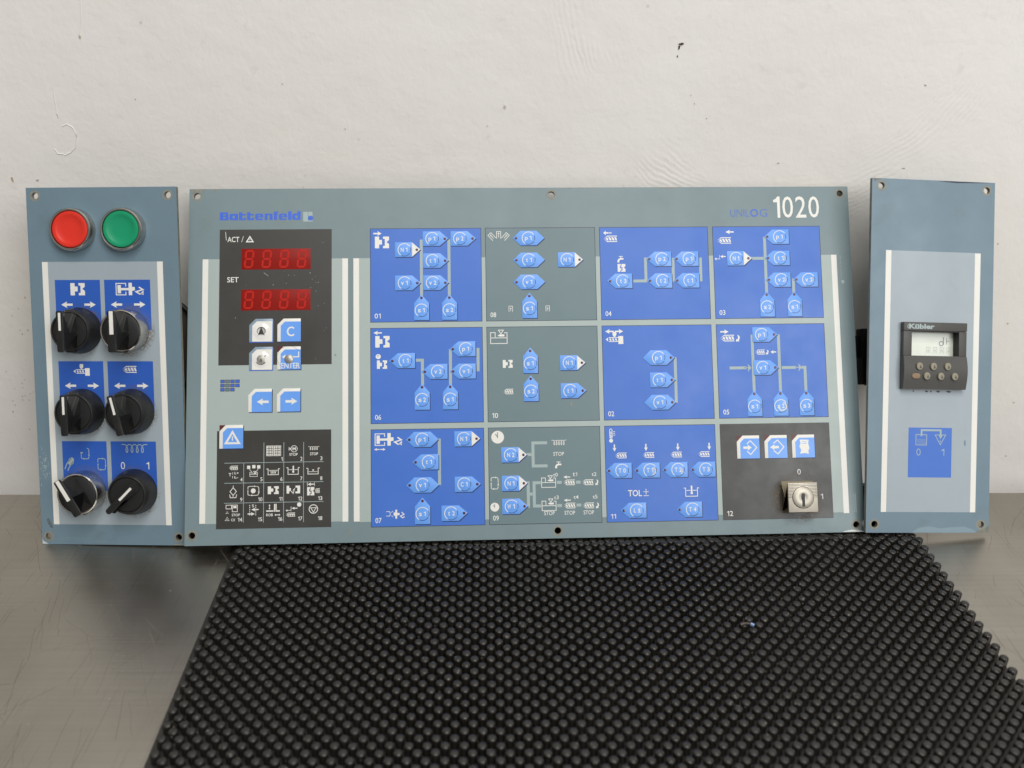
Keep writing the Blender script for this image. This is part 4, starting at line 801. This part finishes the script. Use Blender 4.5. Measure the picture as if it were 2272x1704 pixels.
# scuffs where fingers wore the film
for (cx, cy, r0, a0, a1) in ((426.2, 163.2, 2.9, -80, 200), (329.3, 208.2, 2.6, -70, 80), (349.3, 208.6, 2.2, -40, 70), (363.2, 53.2, 1.8, -60, 100), (431.0, 53.6, 1.9, -60, 90), (431.0, 69.6, 1.9, -60, 90), (451.4, 69.8, 1.7, -60, 120)):
    PM.sheet("film_scuff", stroke(arc(cx, cy, r0, a0, a1, 14), 1.0 if r0 > 2.4 else .6), .47, 'worn')
PM.sheet("film_scuff", [[(271.7, 158.2), (272.6, 157.6), (273.3, 158.6), (273.0, 161.0), (272.2, 160.6)]], .16, 'ring')
PM.sheet("film_scuff", [[(103.8, 121.2), (104.6, 120.8), (105.0, 121.8), (104.4, 122.6), (103.7, 122.2)]], .12, 'ring')
# flecks on the black display block
rnd = random.Random(11); fl = []
for q in range(46):
    cx, cy = (rnd.uniform(60, 98), rnd.uniform(60, 110)) if q < 34 else (rnd.uniform(28, 98), rnd.uniform(38, 126)); r = rnd.uniform(.08, .26)
    if 37 < cx < 87 and (44 < cy < 59.6 or 73.4 < cy < 89.4): continue
    if 42 < cx < 81 and cy > 94: continue
    fl.append([(cx - r, cy), (cx, cy - r * rnd.uniform(.5, 1.6)), (cx + r * rnd.uniform(.6, 2), cy + .05), (cx, cy + r)])
fl += stroke([(53.4, 61.6), (56.6, 64.1)], .2) + stroke([(26.0, 31.7), (26.6, 37.8)], .5)
PM.sheet("fleck_marks", fl, .12, 'worn', blk)
# ---- key switch
lc = PM.at(438.2, 229.0, 10)
lk = PM.prism("key_switch", [(lc[0] + a, lc[1] + b) for a, b in ((-11.6, -11.4), (11.6, -11.4), (11.6, 11.4), (-11.6, 11.4))], .1, 10.0, 'brass', bevel=.7, top=[(lc[0] + a, lc[1] + b) for a, b in ((-10.7, -10.6), (10.7, -10.6), (10.7, 10.6), (-10.7, 10.6))])
PM.prism("lock_front", [(lc[0] + a, lc[1] + b) for a, b in ((-10.5, -10.4), (10.5, -10.4), (10.5, 10.4), (-10.5, 10.4))], 9.8, 10.6, 'nickel', lk, bevel=.3)
for q in range(10):
    yy = -9.6 + q * 1.03; hw = 10.3
    gap = math.sqrt(max(0, 8.0 ** 2 - (yy + .4) ** 2)) if abs(yy + .4) < 8.0 else 0
    PM.sheet("groove", ([rect(lc[0] - hw, lc[1] + yy, lc[0] - gap, lc[1] + yy + .34), rect(lc[0] + gap, lc[1] + yy, lc[0] + hw, lc[1] + yy + .34)] if gap else [rect(lc[0] - hw, lc[1] + yy, lc[0] + hw, lc[1] + yy + .34)]), 10.63, 'rust', lk)
PM.sheet("lock_gap", [circle(lc[0], lc[1], 7.85, 40)], 10.65, 'dark', lk)
PM.lathe("lock_cylinder", lc, [(7.55, 10.5), (7.5, 11.1), (7.2, 11.3), (3.2, 11.3), (2.4, 11.1), (1.6, 10.95), (.2, 10.95)], 'nickel', lk)
PM.prism("keyhole", [(lc[0] + a, lc[1] + b) for a, b in ((-.8, -3.0), (.8, -3.0), (1.2, -1.4), (1.0, 1.6), (1.0, 6.4), (-1.0, 6.4), (-.9, 1.8), (-1.4, .4), (-1.2, -1.2))], 10.9, 11.42, 'dark', lk)
dr = dust(PM, lc, 13.0); dr.scale = (1.05, 1, 1.0)
rear(PM, "rear_housing", 20, 70, 462, 236, 3.05, 34)

# ================================================================== RIGHT PANEL with its counter
PR = Panel("counter_panel", "narrow blue-grey panel with a small grey digital counter and one blue tile", "control panel",
           (251.0, 525.64, -379.95), .11039, .45587, .06881, 92.6, 252.1)
c0 = PR.at(49.6, 125.5, 4.5)
plateR = PR.plate("face_plate", [(7.0, 5.2, 2.35), (86.4, 5.8, 2.35), (6.4, 246.0, 2.35), (86.6, 246.1, 2.35)], 'plate_side', [(c0[0] - 22, c0[1] - 22, c0[0] + 22, c0[1] + 22)])
fr = rect(15.2, 51.0, 78.3, 237.3); hw = 22.2
PR.sheet("pale_field", [rect(15.2, 51.0, 78.3, c0[1] - hw), rect(15.2, c0[1] + hw, 78.3, 237.3), rect(15.2, c0[1] - hw, c0[0] - hw, c0[1] + hw), rect(c0[0] + hw, c0[1] - hw, 78.3, c0[1] + hw)], .05, 'field_side', plateR)
PR.sheet("white_stripe", [[(11.2, 50.9), (15.3, 50.9), (15.0, 237.3), (10.9, 237.3)]], .06, 'white', plateR)
PR.sheet("white_stripe", [[(78.3, 51.2), (82.6, 51.2), (82.1, 237.3), (78.1, 237.3)]], .06, 'white', plateR)
PR.sheet("edge_smear", [[(34, 251.9), (40, 248.4), (48, 247.4), (56, 249.0), (64, 248.0), (74, 247.6), (80, 249.5), (84, 251.9)]], .04, 'smear', plateR)
PR.sheet("edge_chip", [[(82, 251.9), (86, 250.0), (90, 249.0), (92.4, 246.5), (92.4, 251.9)], [(1, .2), (2, 2.2), (5, 1.2), (7, .2)]], .05, 'edge', plateR)
PR.sheet("edge_chip", [[(48, .15), (56, .9), (64, 1.3), (78, .8), (90, .15)]], .05, 'line', plateR)
PR.sheet("scuff_mark", [[(72.4, 186.2), (73.4, 185.2), (74.0, 187.2), (73.6, 190.0), (72.6, 189.2)]], .09, 'plate_side', plateR)
tile = PR.sheet("blue_tile", [rect(30.6, 176.9, 63.2, 212.5)], .09, 'blue')
PR.sheet("hopper_symbol", stroke([(36.2, 181.9), (44.2, 181.9), (44.2, 189.3), (36.2, 189.3)], .5, True) + [[(37 + .8 * a + .2 * b, 185.4 + .9 * b), (37.5 + .8 * a + .2 * b, 185.2 + .9 * b), (37.4 + .8 * a + .2 * b, 185.9 + .9 * b)] for a in range(8) for b in range(4)], .13, 'bar', tile)
PR.sheet("hopper_symbol", stroke([(50.6, 182.0), (58.6, 182.0), (54.6, 189.0)], .5, True) + [rect(54.2, 186, 54.9, 187)], .13, 'bar', tile)
PR.sheet("pipe_symbol", stroke([(40.3, 183.0), (40.3, 178.7), (54.7, 178.7), (54.7, 182.4)], 1.3) + [[(53.2, 182.2), (56.2, 182.2), (54.7, 185)]], .16, 'bar', tile)
PR.sheet("digit_print", text("0", (36.7, 191.9, 39.9, 196.9), -.01), .13, 'bar', tile); PR.sheet("digit_print", text("1", (55.5, 191.9, 57.7, 196.9), -.01), .13, 'bar', tile)
# counter: box behind the plate, frame of four bars round a deep window, bulged key field
X0, Y0 = c0[0] - 24, c0[1] - 24
def cp(u, d, h=4.5): return PR.at(u, d, h)
ct = PR.prism("digital_counter", rect(c0[0] - 21.6, c0[1] - 21.6, c0[0] + 21.6, c0[1] + 21.6), -56, -6.0, 'dark'); tag(ct, "small grey digital counter with an LCD and seven keys")
A = lambda u, d, h=4.5: (cp(u, d, h)[0], cp(u, d, h)[1])
L_, T_, R_, B_ = A(25.7, 101.6)[0], A(25.7, 101.6)[1], A(73.2, 149.4)[0], A(73.2, 149.4)[1]
wl, wt = A(31.9, 108.2); wr, wb = A(67.5, 125.6); sl = A(30, 107.8)[1]
PR.prism("bezel_top", rect(L_, T_, R_, sl - .15), .08, 4.9, 'counter', ct, bevel=.25)
PR.prism("bezel_side", rect(L_, sl + .15, wl, wb), .08, 4.4, 'counter', ct, bevel=.2)
PR.prism("bezel_side", rect(wr, sl + .15, R_, wb), .08, 4.4, 'counter', ct, bevel=.2)
PR.prism("bezel_slot", rect(L_ + .3, sl - .3, R_ - .3, sl + .3), .07, 3.6, 'dark', ct)
PR.prism("window_wall", rect(wl - .4, wt, wl + .1, wb), -6.2, 4.0, 'dark', ct); PR.prism("window_wall", rect(wr - .1, wt, wr + .4, wb), -6.2, 4.0, 'dark', ct)
PR.prism("window_wall", rect(wl, wt - .6, wr, wt + .1), -6.2, 4.0, 'dark', ct); PR.prism("window_wall", rect(wl, wb - .1, wr, wb + .5), -6.2, 4.0, 'counter', ct)
scr = PR.prism("lcd_screen", rect(wl + .1, wt + .1, wr - .1, wb - .1), -6.0, -2.6, 'lcd', ct)
bmk = bmesh.new(); N = 14; vs = []                     # key field bulging outwards between window and lower edge
for a in range(N + 1):
    t = a / N; d = wb + .1 + (B_ - wb - .1) * t; h = 4.3 + 2.0 * math.sin(math.pi * min(1, .12 + t * .86)) ** 1.2
    vs.append([bmk.verts.new(PR.P(L_ - .15 * math.sin(math.pi * t), d, .08)), bmk.verts.new(PR.P(L_ - .15 * math.sin(math.pi * t), d, h)), bmk.verts.new(PR.P(R_ + .15 * math.sin(math.pi * t), d, h)), bmk.verts.new(PR.P(R_ + .15 * math.sin(math.pi * t), d, .08))])
for a in range(N):
    for b in range(3): bmk.faces.new((vs[a][b], vs[a][b + 1], vs[a + 1][b + 1], vs[a + 1][b]))
bmk.faces.new(vs[0][::-1]); bmk.faces.new(vs[-1]); bmesh.ops.recalc_face_normals(bmk, faces=bmk.faces)
me = bpy.data.meshes.new("key_field"); bmk.to_mesh(me); bmk.free(); smooth(me, 30); link("key_field", me, PR.root, M['counter']).parent = ct
def pill(cx, cy, w, h, n=8):
    r = min(w, h) / 2; P = []
    for qx, qy, a in ((w / 2 - r, -h / 2 + r, -90), (w / 2 - r, h / 2 - r, 0), (-w / 2 + r, h / 2 - r, 90), (-w / 2 + r, -h / 2 + r, 180)):
        P += arc(cx + qx, cy + qy, r, a, a + 90, n)
    Q = []
    for p in P:
        if not Q or (p[0] - Q[-1][0]) ** 2 + (p[1] - Q[-1][1]) ** 2 > 1e-6: Q.append(p)
    if (Q[0][0] - Q[-1][0]) ** 2 + (Q[0][1] - Q[-1][1]) ** 2 < 1e-6: Q.pop()
    return Q
for u, d in ((38.2, 133.0), (48.7, 133.0), (59.4, 132.9), (43.8, 139.9), (54.4, 140.0), (64.9, 140.0)):
    cx, cy = A(u, d, 7.4)
    bt = PR.prism("counter_key", pill(cx, cy, 4.4, 5.2), 4.5, 7.7, 'rubberkey', ct, bevel=.35)
    PR.sheet("key_arrow", [[(cx + .5, cy - 1.3), (cx + 1.3, cy + 1.4), (cx - .3, cy + 1.4)]], 7.74, 'counter', ct)
cx, cy = A(35.6, 140.0, 6.4); PR.prism("counter_key", pill(cx, cy, 6.2, 3.6), 4.5, 6.6, 'tankey', ct, bevel=.25)
tx0, ty0 = A(29.6, 102.8, 4.9); tx1, ty1 = A(48.7, 106.3, 4.9)
PR.sheet("maker_lettering", text("Kübler", (tx0, ty0, tx1, ty1 + .1), .04) + stroke(arc(tx0 + .6, (ty0 + ty1) / 2 + .2, 1.6, 110, 250, 10), .45), 4.95, 'bar', ct)
# LCD characters: dr and three small eights
def lx(u, d): return PR.at(u, d, -2.55)
def lseg(polys): return [[lx(a, b) for a, b in p] for p in polys]
PR.sheet("lcd_characters", lseg(stroke([(55.6, 112.0), (55.6, 117.3)], .8) + stroke(circle(54.0, 116.6, 1.5, 16), .8, True) + stroke([(58.0, 112.6), (58.0, 117.2)], .7) + stroke([(58.0, 115.0), (59.8, 114.8)], .6)), -2.55, 'lcdseg', ct)
PR.sheet("lcd_characters", lseg([q for k in range(4) for q in (stroke([(43.0 + 5.1 * k, 121.2), (43.0 + 5.1 * k, 119.4), (45.6 + 5.1 * k, 119.4), (45.6 + 5.1 * k, 121.2)], .4) + stroke([(43.0 + 5.1 * k, 123.6), (43.0 + 5.1 * k, 121.8), (45.6 + 5.1 * k, 121.8), (45.6 + 5.1 * k, 123.6)], .4) + stroke([(44.3 + 5.1 * k, 120.2), (44.3 + 5.1 * k, 123.2)], .4))]), -2.55, 'lcdfaint', ct)
PR.sheet("dirt_marks", [[(a, 150.6), (a + w * .4, 150.3), (a + w, 150.9), (a + w * .5, 151.8)] for a, w in ((42, 3), (46, 1.6), (50.5, 3.6), (58, 4.5), (33, 1.2))], .09, 'rust', plateR)
f0 = PR.at(-7.2, 107.5, -54); f1 = PR.at(40, 147, -54); PR.prism("mounting_frame", rect(f0[0], f0[1], f1[0], f1[1]), -60, -48, 'dark', ct, bevel=.4)
f2 = PR.at(-11.0, 112.5, -57); f3 = PR.at(40, 128, -57); PR.prism("mounting_clip", rect(f2[0], f2[1], f0[0] + 1, f3[1]), -59, -54, 'dark', ct, bevel=.4)
rear(PR, "terminal_block", 4, 220, 30, 243, 3.05, 30)

# ------------------------------------------------------------------ small things
bmw = bmesh.new()
def tube(bm, pts, r, seg=10):
    prev = None
    for i, p in enumerate(pts):
        p = Vector(p); d = (Vector(pts[min(i + 1, len(pts) - 1)]) - Vector(pts[max(i - 1, 0)])).normalized()
        a = d.cross(Vector((0, 0, 1))).normalized(); b = d.cross(a)
        ring = [bm.verts.new(p + (a * math.cos(2 * math.pi * s / seg) + b * math.sin(2 * math.pi * s / seg)) * r) for s in range(seg)]
        if prev:
            for s in range(seg): bm.faces.new((prev[s], prev[(s + 1) % seg], ring[(s + 1) % seg], ring[s]))
        else: bm.faces.new(ring)
        prev = ring
    bm.faces.new(prev[::-1]); bmesh.ops.recalc_face_normals(bm, faces=bm.faces)
M['clip'] = mat("clear_blue_sleeve", srgb(120, 150, 190), 0.15, vary=.2, scale=600)
M['clipwire'] = mat("brown_wire", srgb(80, 66, 56), 0.4, vary=.2, scale=600)
wx, wy = .1445, .4285
sn = bpy.data.objects.new("wire_offcut", None); COL.objects.link(sn); sn.location = (wx, wy, .0100)
tag(sn, "tiny offcut of wire with a blue end lying on the rubber mat", "wire")
tube(bmw, [(-.0045, .0004, .0012), (-.0025, .0012, .0016), (-.0005, .0011, .0018), (.0016, .0004, .0018)], .0007); me = bpy.data.meshes.new("bare_wire"); bmw.to_mesh(me); bmw.free(); smooth(me, 60); link("bare_wire", me, sn, M['clipwire'])
bmw = bmesh.new(); tube(bmw, [(.0016, .0004, .0018), (.0036, -.0005, .0016)], .0011); me = bpy.data.meshes.new("blue_sleeve"); bmw.to_mesh(me); bmw.free(); smooth(me, 60); link("blue_sleeve", me, sn, M['clip'])
# chips in the wall paint, each a shallow irregular flake of its own on the plaster
M['chip'] = mat("dark_chip", srgb(66, 60, 62), .8, vary=.3, scale=500)
M['skim'] = mat("skim_ridge", srgb(240, 236, 228), .7, vary=.08, scale=300)
M['lump'] = mat("paint_lump", srgb(205, 198, 186), .7, vary=.15, scale=300)
def on_wall(px, py):
    d = _M.transposed() @ Vector(((px - 1136) / 1998.7, (py - 852) / 1998.7, 1)); d *= (WALL_Y - .0004) / d.y
    return W(*d)
rnd = random.Random(5)
def chip(px, py, sx, sz, m, name="paint_chip"):
    c = on_wall(px, py); n = 9; v = [(sx * MM * math.cos(6.283 * k / n) * rnd.uniform(.45, 1.1), -.0003 * 0, sz * MM * math.sin(6.283 * k / n) * rnd.uniform(.45, 1.1)) for k in range(n)]
    bm = bmesh.new(); f = bm.faces.new([bm.verts.new(p) for p in v]); r = bmesh.ops.extrude_face_region(bm, geom=[f])
    for e in r['geom']:
        if isinstance(e, bmesh.types.BMVert): e.co.y += .0012; 
    bmesh.ops.recalc_face_normals(bm, faces=bm.faces); me = bpy.data.meshes.new(name); bm.to_mesh(me); bm.free()
    o = link(name, me, wall, M[m]); o.location = c; return o
for px, py, sx, sz, m in ((1512, 98, 2.0, 1.0, 'chip'), (1507, 104, 1.0, 1.7, 'chip'), (1503, 125, .6, 1.0, 'chip'), (177, 81, 1.3, 1.5, 'lump'), (176, 83, .7, .8, 'stain'), (1120, 237, 1.3, 1.8, 'lump'), (2054, 189, 1.0, .6, 'stain'), (2005, 373, 1.1, .5, 'stain'), (1727, 362, 1.1, .5, 'stain'), (27, 398, 1.1, 2.0, 'stain'), (83, 400, 1.3, .8, 'stain'), (1533, 211, .5, .5, 'stain'), (1541, 230, .5, .5, 'stain'), (1568, 263, .5, .5, 'stain'), (766, 286, .5, .5, 'stain'), (1081, 280, .5, .6, 'stain'), (300, 220, .5, .6, 'stain'), (626, 186, .5, .5, 'stain'), (2236, 718, .9, .7, 'stain'), (2250, 893, .8, .8, 'stain'), (2215, 541, .7, .6, 'stain'), (2232, 1012, .8, .8, 'stain'), (40, 685, .6, .5, 'stain'), (55, 660, .5, .8, 'stain')):
    chip(px, py, sx, sz, m)

rnd = random.Random(21)
for k in range(22): chip(rnd.gauss(48, 22), rnd.gauss(860, 70), rnd.uniform(.3, .7), rnd.uniform(.3, .8), 'stain')
def ridge(pts, r):
    bm = bmesh.new(); q = []
    P4 = [Vector(p) for p in pts]
    for i in range(len(P4) - 1):
        for t in (0, .34, .67): q.append(P4[i].lerp(P4[i + 1], t))
    q.append(P4[-1]); c0 = on_wall(*q[0]); tube(bm, [on_wall(*p) - c0 + Vector((rnd.uniform(-.0004, .0004), .0004, rnd.uniform(-.0004, .0004))) for p in q], r, 6)
    me = bpy.data.meshes.new("plaster_ridge"); bm.to_mesh(me); bm.free(); smooth(me, 80); link("plaster_ridge", me, wall, M['skim']).location = c0
ridge([(178, -5), (179, 30), (177, 76)], .0003)
ridge([(137, 281), (150, 276), (163, 285), (170, 303), (168, 325), (160, 336), (146, 344), (128, 341), (121, 331)], .0004)
ridge([(118, 205), (122, 235), (128, 262)], .0003)

# fine scratches and specks on the steel, cut at their real places left and right of the mat
M['scratch'] = mat("brown_scratch", (.19, .15, .115), .55, vary=.4, scale=300)
M['speck'] = mat("pale_speck", (.55, .52, .46), .7, vary=.3, scale=500)
rnd = random.Random(14); VV = []; FF = []
def stroke_on_table(x, y, a, ln, w, z):
    pts = []; n = 4
    for k in range(n + 1):
        t = k / n - .5; pts.append((x + math.cos(a) * ln * t + rnd.uniform(-.0006, .0006), y + math.sin(a) * ln * t))
    for q in stroke(pts, w):
        if area2(q) < 0: q = q[::-1]
        FF.append(list(range(len(VV), len(VV) + 4))); VV.extend([(p[0], p[1], z) for p in q])
for k in range(230):
    left = k < 190
    x, y = (rnd.uniform(-.40, -.17), rnd.uniform(.29, .585)) if left else (rnd.uniform(.30, .46), rnd.uniform(.40, .585))
    if left and x > -.25 + (y - .45) * .0 and rnd.random() < .5: continue
    stroke_on_table(x, y, R(rnd.gauss(116 if x < 0 else 60, 15)) if rnd.random() < .85 else rnd.uniform(0, 3.1), rnd.uniform(.006, .05), rnd.uniform(.00010, .00028), .00004)
me = bpy.data.meshes.new("scratches"); me.from_pydata(VV, [], FF); tag(link("scratches", me, table, M['scratch']), kind='stuff')
VV = []; FF = []
for k in range(46):
    x, y, r = rnd.uniform(-.42, -.18) if k < 36 else rnd.uniform(.3, .45), rnd.uniform(.32, .58), rnd.uniform(.0002, .0005)
    FF.append(list(range(len(VV), len(VV) + 5))); VV.extend([(x + r * math.cos(a) * rnd.uniform(.6, 1.3), y + r * math.sin(a), .00006) for a in (0, 1.25, 2.5, 3.77, 5.0)])
me = bpy.data.meshes.new("dust_specks"); me.from_pydata(VV, [], FF); tag(link("dust_specks", me, table, M['speck']), kind='stuff')
